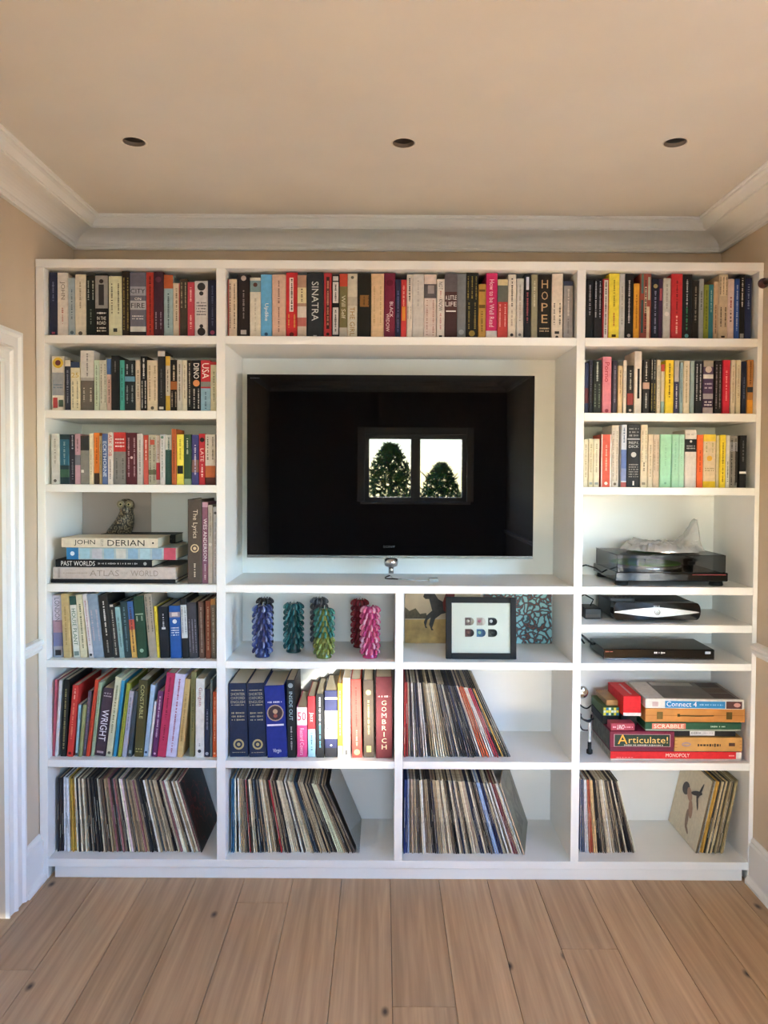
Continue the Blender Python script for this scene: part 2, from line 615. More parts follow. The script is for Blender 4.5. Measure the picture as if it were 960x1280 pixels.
# dado rails and skirting boards (profile: projection, height)
dado = [(0, 0.938), (0.008, 0.938), (0.012, 0.946), (0.020, 0.950), (0.024, 0.960), (0.020, 0.968), (0.026, 0.974), (0.030, 0.984), (0.024, 0.992), (0, 0.994)]
skirt = [(0, 0), (0.034, 0), (0.034, 0.012), (0.028, 0.022), (0.020, 0.028), (0.018, 0.034), (0.018, 0.160), (0.012, 0.168), (0.012, 0.176), (0.006, 0.186), (0, 0.188)]


def run(name, pr, x, sx, y0, y1):
    mb = MB()
    mb.extrude(pr, [((x, y0, 0), (sx, 0, 0), (0, 0, 1)), ((x, y1, 0), (sx, 0, 0), (0, 0, 1))], TRIM)
    return struct(mb, name)


run('trim_5', dado, XL, 1, DY1 + 0.125, -0.002)
run('trim_6', dado, XR, -1, YF, -0.002)
run('baseboard_left', skirt, XL, 1, DY1 + 0.125, -0.002)
run('baseboard_right', skirt, XR, -1, YF, -0.002)
run('baseboard_left_rear', skirt, XL, 1, YF, DY0 - 0.125)

# door casing on the left wall: moulded architrave with mitred head
arch = [(0.0, 0.0), (0.0, 0.026), (0.012, 0.026), (0.018, 0.020), (0.022, 0.016), (0.060, 0.016), (0.066, 0.022), (0.072, 0.024), (0.078, 0.020), (0.084, 0.014), (0.112, 0.012), (0.118, 0.016), (0.125, 0.016), (0.125, 0.0)]
# (distance from outer edge inwards, projection)
mb = MB()
yo, yn, zo = DY1 + 0.125, DY0 - 0.125, DZ + 0.125
vs = []
for st in range(4):
    for u, pj in arch:
        X = XL + pj
        vs.append([(X, yo - u, 0), (X, yo - u, zo - u), (X, yn + u, zo - u), (X, yn + u, 0)][st])
n = len(arch)
fs = []
for st in range(3):
    fs += [(st * n + k, st * n + k + 1, st * n + n + k + 1, st * n + n + k) for k in range(n - 1)]
mb.mesh(vs, fs, TRIM)
struct(mb, 'trim_7')
b = MB()
b.box((XL - 0.10, DY0 + 0.002, 0.006), (XL - 0.06, DY1 - 0.002, DZ - 0.002), TRIM, 0.003)
door = struct(b, 'door_1')
for zz, hh in ((0.14, 0.72), (1.0, 0.95)):
    for yy in (DY0 + 0.09, DY0 + 0.50):
        q = MB(); q.box((XL - 0.0605, yy, zz), (XL - 0.052, yy + 0.32, zz + hh), TRIM, 0.006); q.build('door_panel', door)
q = MB(); q.lathe([(0.012, 0), (0.012, 0.03), (0.026, 0.036), (0.028, 0.05), (0.016, 0.062)], CHROME, 16, (XL - 0.058, DY0 + 0.07, 1.0), axis='x'); q.build('door_handle', door)


# windows: frame, mullion, panes
def window(name, axis, wl, at, depth_dir):
    a0, a1, z0, z1 = wl
    P = (lambda u, v, z: (u, at + v * depth_dir, z)) if axis == 'x' else (lambda u, v, z: (at + v * depth_dir, u, z))

    def bx(mb, u0, u1, z_0, z_1, v0, v1, m_, bev=0.004):
        p, q_ = P(u0, v0, z_0), P(u1, v1, z_1)
        mb.box([min(p[i], q_[i]) for i in range(3)], [max(p[i], q_[i]) for i in range(3)], m_, bev)
    mb = MB()
    t_ = 0.055
    bx(mb, a0, a0 + t_, z0, z1, 0.03, 0.09, TRIM); bx(mb, a1 - t_, a1, z0, z1, 0.03, 0.09, TRIM)
    bx(mb, a0, a1, z0, z0 + t_, 0.03, 0.09, TRIM); bx(mb, a0, a1, z1 - t_, z1, 0.03, 0.09, TRIM)
    wo = struct(mb, name)
    mid = (a0 + a1) / 2
    q = MB(); bx(q, mid - 0.06, mid + 0.06, z0 + t_, z1 - t_, 0.032, 0.088, TRIM); q.build('mullion', wo)
    for u0, u1 in ((a0 + t_, mid - 0.06), (mid + 0.06, a1 - t_)):
        q = MB(); bx(q, u0, u1, z0 + t_, z1 - t_, 0.058, 0.062, GLASS, 0); q.build('pane', wo)
    q = MB(); bx(q, a0 - 0.05, a1 + 0.05, z0 - 0.03, z0, -0.06, 0.03, TRIM); q.build('window_sill', wo)
    q = MB()
    bx(q, a0 - 0.09, a0, z0, z1 + 0.09, -0.018, 0.0, TRIM); bx(q, a1, a1 + 0.09, z0, z1 + 0.09, -0.018, 0.0, TRIM); bx(q, a0, a1, z1, z1 + 0.09, -0.018, 0.0, TRIM)
    q.build('window_casing', wo)


window('window_1', 'x', W1, YF, -1)
window('window_2', 'y', W2, XR, 1)

# curtain pole on the right wall; only its finial shows beside the top shelf
t = thing('curtain_pole', 'dark red-brown wooden curtain pole end beside the top shelf', 'curtain pole', (XR - 0.062, -0.12, 2.42))
WOODRED = mat('3a1614', 0.35, name='dark_red_wood')
b = MB(); b.tube([(0, 0.0, 0), (0, -2.45, 0)], 0.012, WOODRED, 12); b.build('rod', t)
for yy in (0.0, -2.45):
    b = MB(); b.lathe([(0.003, -0.024), (0.014, -0.020), (0.019, -0.008), (0.020, 0.004), (0.014, 0.016), (0.004, 0.022)], WOODRED, 16, (0, yy, 0), axis='y'); b.build('finial', t)
for yy in (-0.12, -2.3):
    b = MB(); b.box((0.0, yy - 0.01, -0.016), (0.062, yy + 0.01, -0.010), WOODRED, 0.002); b.box((0.054, yy - 0.02, -0.05), (0.062, yy + 0.02, 0.03), WOODRED, 0.002); b.build('bracket', t)

# ------------------------------------------------------------------ outdoors, seen only mirrored in the screen
b = MB(); b.box((-30, -60, -0.5), (30, YF - 0.3, -0.3), mat('cdc2ae', 0.9, name='pale_bounce_ground', var=0.1, scale=1)); g = struct(b, 'ground')  # ground made pale to bounce sunlight up through the rear window


def leafy_tree(label, loc, h, rx, seed, hx):
    rnd = random.Random(seed)
    t = thing('garden_tree', label, 'tree', loc)
    q = MB()
    q.tube([(0, 0, 0), (0.05, 0.02, h * 0.4), (0.0, 0, h * 0.85)], [0.09, 0.06, 0.02], mat('4a3b2c', 0.9, name='bark'), 8)
    for k in range(10):
        a = rnd.uniform(0, 2 * PI); z = h * rnd.uniform(0.35, 0.8)
        q.tube([(0.02, 0, z), (math.cos(a) * rx * 0.5, math.sin(a) * rx * 0.5, z + 0.25), (math.cos(a) * rx * 0.85, math.sin(a) * rx * 0.85, z + 0.4)], [0.025, 0.015, 0.006], mat('4a3b2c', 0.9, name='bark'), 5)
    q.build('trunk', t)
    q = MB()
    lm = mat(hx, 0.6, name='leaf_green', var=0.25, scale=3)
    for k in range(2600):
        a = rnd.uniform(0, 2 * PI); u = rnd.random() ** 0.4; z = rnd.random()
        rr = rx * u * math.sin(PI * (0.12 + 0.86 * z)) ** 0.7
        c_ = Vector((math.cos(a) * rr, math.sin(a) * rr, h * (0.15 + 0.85 * z)))
        d = Vector((rnd.uniform(-1, 1), rnd.uniform(-1, 1), rnd.uniform(-0.6, 1))).normalized()
        e = d.orthogonal().normalized()
        l_, w_ = rnd.uniform(0.05, 0.10), rnd.uniform(0.014, 0.024)
        q.poly([c_ - d * l_, c_ + e * w_, c_ + d * l_, c_ - e * w_], lm)
    tag(q.build('foliage', t, recalc=False), kind='stuff')


leafy_tree('bushy green garden tree seen mirrored in the television window reflection', (0.12, -8.6, -0.3), 2.45, 0.50, 5, '6d8c46')
leafy_tree('low dark green garden shrub seen mirrored in the television window reflection', (1.02, -9.8, -0.3), 2.15, 0.46, 9, '64803f')

# ------------------------------------------------------------------ the bookcase
BX = dict(lo=-1.402, li=-1.368, d1a=-0.674, d1b=-0.638, ma=0.055, mb=0.089, d2a=0.781, d2b=0.815, ri=1.512, ro=1.531)
S = dict(top=(2.498, 2.532), s1=(2.195, 2.228), s2=(1.893, 1.926), s3=(1.594, 1.625), s4=(1.187, 1.219), s5=(1.032, 1.064), s6=(0.876, 0.906), s7=(0.464, 0.495), bot=(0.051, 0.083))
YBK = 0.385
bc = thing('bookcase', 'tall white painted built-in bookcase wall with open shelves around the television', 'bookcase', (0, 0, 0))


def bpart(name, lo, hi):
    q = MB(); q.box(lo, hi, WHITE, 0.0015); return q.build(name, bc)


bpart('side_panel', (BX['lo'], 0, 0), (BX['li'], YBK, 2.498))
bpart('side_panel', (BX['ri'], 0, 0), (BX['ro'], YBK, 2.498))
bpart('top_panel', (BX['lo'], -0.001, 2.498), (BX['ro'], YBK, 2.532))
bpart('divider', (BX['d1a'], 0, 0.083), (BX['d1b'], YBK, 2.498))
bpart('divider', (BX['d2a'], 0, 0.083), (BX['d2b'], YBK, 2.498))
bpart('divider', (BX['ma'], 0.0005, 0.083), (BX['mb'], YBK, 1.187))
cols = {'l': (BX['li'], BX['d1a']), 'c': (BX['d1b'], BX['d2a']), 'c1': (BX['d1b'], BX['ma']), 'c2': (BX['mb'], BX['d2a']), 'r': (BX['d2b'], BX['ri'])}
for k, names in (('l', 's1 s2 s3 s4 s6 s7'), ('c', 's1 s4'), ('c1', 's6 s7'), ('c2', 's6 s7'), ('r', 's1 s2 s3 s4 s5 s6 s7')):
    for s_ in names.split():
        bpart('shelf', (cols[k][0], 0.0008, S[s_][0]), (cols[k][1], YBK, S[s_][1]))
bpart('bottom_panel', (BX['li'], -0.0005, 0.051), (BX['ri'], YBK, 0.083))
bpart('plinth', (-1.346, 0.012, 0), (1.495, 0.032, 0.051))
bpart('back_panel', (BX['lo'], YBK, 0.0), (BX['ro'], YBK + 0.012, 2.52))
# strips inside the owl bay and below the top: thin batten on the back panel
q = MB(); q.box((BX['li'] + 0.0005, YBK - 0.004, 1.2195), (-1.054, YBK, 1.5935), mat('b8aaa2', 0.5, var=0.02, name='taupe_back_board', scale=5), 0.0006); q.build('back_board', bc)

# ------------------------------------------------------------------ books
NAMED = {'black': '141416', 'charcoal': '33353a', 'grey': '85868a', 'pale grey': 'b4b6b4', 'white': 'd8d4cc', 'cream': 'd8c9a8', 'beige': 'b9a382', 'tan': 'a57f4c', 'brown': '5a3f2c', 'dark brown': '2f231c',
         'maroon': '4d1a22', 'red': 'b8262a', 'crimson': 'a81f4a', 'pink': 'cc8a92', 'orange': 'd8652a', 'yellow': 'd9c03a', 'olive': '77743a', 'green': '3f7a4a', 'dark green': '22382e', 'mint': '98c8a8',
         'teal': '2a7f86', 'pale blue': '9ab4c0', 'blue': '2a5a9c', 'navy': '1c2440', 'purple': '4a3558', 'lavender': 'b7aec2', 'rust': '8a4430', 'slate': '566672'}


def colname(h):
    c = hexrgb(h)
    best = min(NAMED, key=lambda k: sum((a - b_) ** 2 * w_ for a, b_, w_ in zip(c, hexrgb(NAMED[k]), (1.0, 1.2, 0.9))))
    return best


SHELVES = {}      # used afterwards to write the labels


def make_book(loc, ang, t, h, d, col, items, hard, rnd, parts_extra=None):
    """one book: cover with printed spine bands, page block, lettering and marks. local x: thickness, y: depth from the spine, z: height"""
    e = thing('book', None, 'book', loc, (0, ang, 0))
    cm = bmat(col)
    bands = sorted([it for it in items if it[0] == 'B'], key=lambda q: q[1])
    lv = [0.0]
    seg = []
    top = h
    # levels from the bottom up
    cuts = sorted({0.0, 1.0} | {1 - q[1] for q in bands} | {1 - q[2] for q in bands})
    bt = min(0.0028 if hard else 0.0011, t * 0.2)
    ch = min(0.002, t * 0.18)
    U = [(0, d), (0, ch), (ch, 0), (t - ch, 0), (t, ch), (t, d), (t - bt, d), (t - bt, bt + 0.0015), (bt, bt + 0.0015), (bt, d)]
    q = MB()
    n = len(U)
    for i in range(len(cuts) - 1):
        z0, z1 = cuts[i] * h, cuts[i + 1] * h
        mid = 1 - (cuts[i] + cuts[i + 1]) / 2
        mm = cm
        for bnd in bands:
            if bnd[1] <= mid <= bnd[2]:
                mm = bmat(bnd[3])
        for k in range(n):
            a_, b_ = U[k], U[(k + 1) % n]
            q.poly([(a_[0], a_[1], z0), (b_[0], b_[1], z0), (b_[0], b_[1], z1), (a_[0], a_[1], z1)], mm if k in (1, 2, 3) else cm)
    q.poly([(x, y, 0) for x, y in U], cm)
    q.poly([(x, y, h) for x, y in U], cm)
    co = q.build('cover', e)
    bm_ = bmesh.new(); bm_.from_mesh(co.data)
    bmesh.ops.remove_doubles(bm_, verts=bm_.verts, dist=1e-6)
    bmesh.ops.recalc_face_normals(bm_, faces=bm_.faces)
    bm_.to_mesh(co.data); bm_.free()
    ins = 0.003 if hard else 0.0004
    q = MB(); q.box((bt + 0.0001, bt + 0.002, ins), (t - bt - 0.0001, d - ins * 1.5, h - ins), PAGES); q.build('pages', e)
    lay = 0
    for it in items:
        if it[0] == 'B':
            continue
        lay += 1
        Y = -0.0003 - 0.00012 * lay
        tb = MB()
        nm = 'title'
        if it[0] == 'T':
            _, s_, c_, f0, f1, hf, mode = it
            m_ = bmat(c_)
            xo = t * (0.66 if s_ == 'BLACK' else 0.34 if s_ == 'WIDOW' else 0.5)
            z = h * (1 - (f0 + f1) / 2); L = h * (f1 - f0)
            if mode == 'v':
                put_text(tb, s_, m_, (xo, Y, z), (0, 0, -1), (1, 0, 0), L, t * hf)
            elif mode == 'u':
                put_text(tb, s_, m_, (xo, Y, z), (0, 0, 1), (-1, 0, 0), L, t * hf)
            elif mode == 'h':
                ls = s_.split('/')
                for k, l_ in enumerate(ls):
                    put_text(tb, l_, m_, (t / 2, Y, h * (1 - f0) - L * (k + 0.5) / len(ls)), (1, 0, 0), (0, 0, 1), t * hf, L / len(ls) * 0.7)
            elif mode == 's':
                for k, l_ in enumerate(s_):
                    put_text(tb, l_, m_, (t / 2, Y, h * (1 - f0) - L * (k + 0.5) / len(s_)), (1, 0, 0), (0, 0, 1), t * hf, L / len(s_) * 0.72)
        elif it[0] in 'DL':
            nm = 'small_print'
            _, c_, f0, f1, nn = it
            for k in range(int(nn)):
                if it[0] == 'D':
                    x = t * (k + 0.5) / nn if nn > 1 else t / 2
                    put_dashes(tb, bmat(c_), (x, Y, h * (1 - (f0 + f1) / 2)), (0, 0, -1), (1, 0, 0), h * (f1 - f0), min(0.0075, t * 0.34 / nn * (1.0 if nn > 1 else 0.9)), rnd)
                else:
                    put_dashes(tb, bmat(c_), (t / 2, Y, h * (1 - f0 - (f1 - f0) * (k + 0.5) / nn)), (1, 0, 0), (0, 0, 1), t * 0.72, min(0.008, h * (f1 - f0) / nn * 0.6), rnd)
        elif it[0] == 'O':
            nm = 'spine_emblem'
            _, f, rr, c_ = it
            disc(tb, bmat(c_), (t / 2, Y, h * (1 - f)), t * rr)
        elif it[0] == 'R':
            nm = 'spine_panel'
            _, f0, f1, x0, x1, c_ = it
            z0, z1 = h * (1 - f1), h * (1 - f0)
            tb.poly([(t * x0, Y, z0), (t * x1, Y, z0), (t * x1, Y, z1), (t * x0, Y, z1)], bmat(c_))
        if tb.f:
            ob = tb.build(nm, e, recalc=False)
            if nm == 'small_print':
                ob['kind'] = 'stuff'
    return e


def parse_items(fields):
    out = []
    for f in fields:
        f = f.strip()
        if not f:
            continue
        k, r = f[0], f[1:].strip()
        if k == 'T':
            p = r.split('|')
            out.append(('T', p[0], p[1], float(p[2]), float(p[3]), float(p[4]), p[5] if len(p) > 5 else 'v'))
        elif k == 'B':
            p = r.split(); out.append(('B', float(p[0]), float(p[1]), p[2]))
        elif k in 'DL':
            p = r.split(); out.append((k, p[0], float(p[1]), float(p[2]), int(p[3]) if len(p) > 3 else 1))
        elif k == 'O':
            p = r.split(); out.append(('O', float(p[0]), float(p[1]), p[2]))
        elif k == 'R':
            p = r.split(); out.append(('R', *[float(x) for x in p[:4]], p[4]))
    return out


def shelf_row(key, place, ox, oy, s, ybase, zs, rec, depth, xlo, xhi, data, lean=False, hard=True):
    """lay a row of books from measurements: [x0 x1 (xtop) ytop colour ; prints ...]"""
    rnd = random.Random(key)
    specs = []
    for line in data.strip().splitlines():
        fl = line.split(';')
        g = fl[0].split()
        desc = None
        its = []
        for f in fl[1:]:
            if f.strip().startswith('#'):
                desc = f.strip()[1:].strip()
            else:
                its.append(f)
        its = parse_items(its)
        if lean:
            xb0, xb1, xt0, yt = map(float, g[:4]); col = g[4]
        else:
            xb0, xb1, yt = map(float, g[:3]); col = g[3]; xt0 = None
        y = rec + rnd.uniform(-0.006, 0.006)
        pxb = lambda x: ox + x / s
        yb, ytp = oy + ybase / s, oy + yt / s
        if lean:
            B0, B1, T0 = onY(pxb(xb0), yb, y), onY(pxb(xb1), yb, y), onY(pxb(xt0), ytp, y)
            dz = T0.z - zs
            a = math.atan2(T0.x - B0.x, dz)
            h = math.hypot(dz, T0.x - B0.x)
        else:
            ym = (yb + ytp) / 2
            B0, B1 = onY(pxb(xb0), ym, y), onY(pxb(xb1), ym, y)
            a = 0.0
            h = onY(pxb(xb0), ytp, y).z - zs
        specs.append(dict(x=B0.x, t=(B1.x - B0.x) * math.cos(a), a=a, h=h, y=y, col=col, its=its, desc=desc))
    k = 1.0
    for _ in range(60):
        px_ = None
        placed = []
        ok = True
        for q in specs:
            t = q['t'] * k
            a, h = q['a'], q['h'] * (0.999)
            x = q['x']
            if px_ is None:
                x = max(x, xlo + 0.002 + max(0, -math.tan(a) * h * math.cos(a)))
            else:
                pxo, pa, pt, ph, plift = px_
                for z in (0.0, min(h * math.cos(a), ph * math.cos(pa))):
                    right = pxo + pt / math.cos(pa) + (z - plift) * math.tan(pa)
                    lift = t * math.sin(a) if a > 0 else 0
                    left = x + (z - lift) * math.tan(a)
                    if left < right + 0.0006:
                        x += right + 0.0006 - left
                # bottom corner of the neighbour that has swung up
                c_ = pxo + pt * math.cos(pa)
                x = max(x, c_ + 0.0006 + (0 if a >= 0 else 0))
            lift = t * math.sin(a) if a > 0 else 0
            placed.append((x, t, a, h, lift, q))
            px_ = (x, a, t, h, lift)
        x, t, a, h, lift, q = placed[-1]
        end = max(x + t * math.cos(a), x + h * math.sin(a) + t * math.cos(a))
        if end > xhi - 0.001:
            k *= 0.99
        else:
            break
    zmax = min(v_[0] for k_, v_ in S.items() if k_ != 's5' and v_[0] > zs + 0.05) - 0.004
    row = []
    for x, t, a, h, lift, q in placed:
        h = min(h, (zmax - zs - lift - t * abs(math.sin(a))) / math.cos(a))
        d = min(depth * rnd.uniform(0.92, 1.05), YBK - q['y'] - 0.004)
        its = q['its']
        e = make_book((x, q['y'], zs + lift + 0.0002), a, t, h, d, q['col'], its, hard and t > 0.014, rnd)
        e['group'] = 'books on the ' + place
        row.append((e, q, t, h))
    SHELVES[key] = (place, row)


shelf_row('A1', 'doorway-side top shelf', 40, 320, 3.84, 382, 2.228, 0.035, 0.16, BX['li'], BX['d1a'], '''
83 122 78 262d44;D 6f7690 .15 .45;R .93 .96 .3 .7 b04a60
122 172 80 c9c2b8;T JOHN|6c6258|.14|.42|.5;D a06a60 .55 .8
172 207 105 9aa6ab;D 5e6a72 .2 .7;O .93 .25 5e6a72
207 258 88 c6bda8;D 8a7e66 .12 .55;O .95 .2 5a5348
258 303 95 1f2622;D aab0a0 .08 .4 2;D 6f7a70 .55 .8
303 365 85 161517;B .03 .55 8a8782;R .17 .5 .28 .7 2c2b2c;O .12 .17 2a2626;R .5 .55 .35 .6 8a8782;L dedad2 .59 .66 1;T IN THE/ROAD|dedad2|.67|.82|.7|h;L cfcac2 .84 .93 2;#black jacket with a grey standing-figure photograph
368 432 97 c4c4a4;D 4a4a3c .12 .62 2;R .86 .92 .35 .65 33332c
432 470 70 241d18;D 9c8a4c .1 .9 2
470 548 78 5c5c68;B .22 .36 8d8f98;B .44 .58 9fa1a6;B .84 .92 c6c6c0;B .92 1 24242a;T CITY|23232a|.24|.34|.9|h;T ON|e0ded8|.38|.44|.4|h;T FIRE|17171b|.46|.57|.85|h;L c8c8c8 .66 .74 2;#thick grey jacket with a city skyline and big stacked capitals
545 583 78 a8362c;D 4c1a16 .06 .95
583 630 75 3a1f2c;D 8a7a86 .62 .88 2;O .12 .3 5a3040
627 672 90 8fa6a8;B 0 .22 a3502c;D 33484e .3 .85
672 705 130 c0b098;R 0 1 .85 1 a03a34;D 6a5a4a .1 .7
705 742 110 3c3329;D a89a7c .06 .5 2
740 772 125 b4404c;D e0b8b0 .1 .35;D e0b8b0 .6 .85
772 838 120 c9c6c4;O .1 .3 2a2a2c;O .22 .16 2a2a2c;O .9 .3 2a2a2c;O .8 .14 2a2a2c;L 55555a .36 .62 5;#white jacket with black floral ornaments
838 883 115 252840;D 5a5f80 .1 .8;O .92 .24 a0486c
''')
shelf_row('A2', 'doorway-side second shelf', 40, 425, 3.84, 338, 1.926, 0.03, 0.135, BX['li'], BX['d1a'], '''
95 157 78 cfc9bd;O .12 .42 c8a93c;O .12 .22 5c2c2c;R .3 .72 .05 .95 8f9296;L 5a6b7c .5 .6 2;R .76 .95 .1 .45 a03c3c;R .8 .93 .55 .9 4a5a4c;#white paperback with a yellow roundel
157 185 97 2d2f3a;B 0 .12 c6bfae;D 7c7f8c .2 .85
185 230 105 cfc6a8;B 0 .12 2c3c5c;T 25|b89a3c|.2|.34|.8|h;D 7a7a6a .4 .95 2
230 297 50 c2bfba;B .45 .56 a09c98;B .5 1 5c564e;D 6e6e70 .05 .43;D b8b0a4 .62 .85 2;#tall white paperback with a taupe lower half
297 322 97 b4c2ac;D 6c7c66 .1 .9
322 358 97 b8b4a4;D 66665c .08 .85 2
358 380 90 4a6a9c;B .3 1 b89a90;D 4a3a3a .4 .85
380 420 75 1c1c1e;D 6c6c6c .1 .3
420 442 97 3f8f84;D 1c4844 .15 .8
442 492 97 1f2428;B .32 .42 5c8aa4;D 9aa0a4 .08 .28 2;D 80868a .5 .85 2;#black paperback with one pale blue stripe
492 518 97 c2b4a0;D 7c7060 .2 .8
518 550 78 18171a;D d4d0c8 .04 .4;D d4d0c8 .45 .95 2
550 602 97 c4b49a;D 8a7a64 .1 .8 2;O .94 .16 5a4c3c
602 638 52 1e1d1e;B 0 .09 b8b0aa;D 4c4c4c .3 .8;R .93 .97 .2 .8 c8c4bc
638 660 78 b8b0a0;B 0 .17 c8a040;B .72 1 b8963c;D 5c5648 .25 .65
660 695 95 1a1818;B .42 .58 9c5c30;D c8b8a0 .1 .4;D a09484 .62 .92 2
695 720 97 b4aea4;D 5c5850 .08 .8
720 742 97 c0b8a4;D 7a7264 .1 .75
742 765 97 1d1c1c;D b0a898 .06 .9
765 808 97 151416;T DINO|dad4cc|.06|.36|.62;O .45 .38 c8804c;D b8b0a8 .56 .95 2;#black paperback titled in white with an orange ball
808 856 97 b02c34;B .42 .52 7c7c74;B .55 1 7c9cae;T USA|e0d4cc|.06|.36|.7;D 44586a .62 .95;#red and pale blue paperback titled with three white capitals
856 888 105 c4c0a4;R 0 .06 0 1 9c2c2c;D 8a8870 .2 .8
''', hard=False)
shelf_row('A3', 'shelf above the owl', 40, 520, 3.84, 332, 1.625, 0.03, 0.135, BX['li'], BX['d1a'], '''
92 130 85 bdbab4;D 8f8c86 .1 .6;O .93 .2 55524e
130 175 88 22363e;B .1 .62 2f5f74;B .7 .86 3c5a48;D 8aa0a4 .15 .6
175 205 88 2b2b38;D a8a8b4 .02 .3;D 70707c .5 .9
205 232 85 b08a94;B .42 .62 6c6c74;D 5c4c54 .1 .35
232 275 95 2a2a2c;B .3 1 77756f;R .7 .76 .1 .4 c8c4bc
275 292 85 c8bca0;D 8a8068 .3 .8
292 320 80 cf742c;B .78 1 3c2c24;D 8a4014 .1 .6
320 335 95 a08a64;D 5c4c34 .1 .8
335 362 85 4d5f86;T ECKTHORNE|c4ccd8|.05|.95|.62
362 386 78 c4bcb4;T ASK BOB|a83030|.04|.46|.66;D 6c6460 .52 .9
386 447 78 b0302e;B .37 1 74726e;L d8c8c4 .1 .3 3;D 504e4c .5 .9 2;#red-topped paperback with a grey lower half
447 502 80 4c1c24;D a08088 .1 .85 2;O .48 .12 c0a8a8
502 530 85 b4aeaa;D 7c7672 .12 .8
530 555 92 b04434;B .5 1 b8544a;D dcc4b8 .1 .5
555 592 90 9f9a88;B .7 .8 5c5c44;D 4c3c34 .05 .95 2;R .1 .2 .2 .8 a84c3c
592 612 95 b0a49c;B .55 .9 a02c34;D 7c5450 .1 .5
612 635 88 bcb8b8;D 6c7c74 .12 .85;O .06 .3 5a7a68
635 668 90 b8b8b0;B .3 1 2c4a42;D 34544c .05 .9
668 690 62 a4542c;D 6c3418 .2 .8
690 725 88 d6c850;R .62 .78 .1 .9 1c1c1a;D 9a8c2c .1 .5;#yellow paperback with a black blob
727 762 88 2c4430;D b8b89c .08 .4;B .88 1 7c8c74
762 798 90 3c3a6c;B .5 .75 7a5a54;D b0aac0 .2 .8
798 830 85 a82830;O .12 .36 1c1416;T LATE|d8b8b0|.28|.55|.5;D d8b8b0 .6 .85
830 880 88 bcb4a8;B .62 .85 a85c34;B .85 1 4a2620;D 5c5448 .05 .5 2;#white paperback with a sunset band
880 888 90 6c3c64
''', hard=False)
shelf_row('A4', 'shelf beside the owl', 40, 610, 3.84, 465, 1.219, 0.03, 0.24, -0.80, BX['d1a'], '''
690 785 54 4a4038;T The Lyrics|c8bca4|.12|.46|.42;O .58 .3 c8b48c;O .58 .22 4a4038;O .58 .12 c8b48c;D c8bca4 .76 .92;#thick dark grey-brown boxed book with a gold round emblem
787 828 68 7a5264;B 0 .06 b08c9c;T WES ANDERSON|d8ccd0|.2|.72|.55;D c0aab4 .76 .95
828 860 82 a8a298;D 78726a .1 .4;O .5 .35 c4beb4
860 891 90 b8b2b0;O .08 .3 5c5856;D 989290 .2 .9
''')
shelf_row('A5', 'shelf below the owl', 40, 730, 3.84, 360, 0.906, 0.045, 0.22, BX['li'], BX['d1a'], '''
92 138 84 55 b4aebc;B .4 .6 9a7a84;B .6 .82 6a6c8c;B .82 1 8c8c94;T LONDON|5c5a68|.04|.42|.5;R .88 .97 .2 .8 2c2c30;#lavender-grey city photograph spine
150 185 135 48 b09868;D 8a7448 .2 .8
187 220 165 60 c4c4b8;B 0 .14 2c4a40;T HOUSE PLANT|34604a|.2|.8|.55;R .9 .97 .15 .85 6c7a70;#white spine with green plant capitals
225 258 200 52 c4bc9c;D 4c5440 .15 .85
262 283 228 50 c0bab8;D a06c70 .1 .8;O .95 .3 303030
286 335 252 50 7c8a98;D a49aa0 .25 .75 2
337 383 305 55 25221f;D c8c2b8 .1 .66;D 8c867c .72 .92
386 411 360 100 2a2724;D a49c90 .1 .95;R 0 .04 .2 .8 c0b8ac
413 438 388 112 84a09c;D 4c6460 .2 .8
441 473 417 85 26383a;D 5c7478 .1 .9
476 503 452 85 3c5c8c;B .32 .52 b04c3c;B .5 1 c0944c;D 4a2c24 .1 .9
506 553 485 60 26402e;R .28 .3 .1 .9 8c9c84;D 9aa890 .32 .4 2;O .88 .2 8ca48c
558 596 530 48 968a7a;D 4c443a .05 .6 2;#taupe spine crowded with dark print
599 612 582 108 d0b83c;D 7c6c14 .1 .8
616 662 604 110 16181e;D b4b4b4 .14 .45;R .4 .44 .3 .7 c8c8c8
666 718 656 105 1f4c8c;B .12 .22 8c7c84;R .13 .2 .25 .8 c8b8b4;L c8ccd8 .4 .58 4;O .3 .2 d0d0d4;#blue jacket with a small oval picture
723 752 710 72 1a1c20;B .1 .66 b4b8b8;D 3c4044 .14 .6 2;#black spine with a long white panel
755 798 743 90 37353a;D 7c7a84 .3 .9 3
804 830 796 85 5a4238;D 8c7c70 .1 .9
834 858 832 82 7c4430;D b08c70 .1 .85
861 884 856 72 6a5c4c;B 0 .1 a0703c;D 9c9484 .15 .9
''', lean=True)
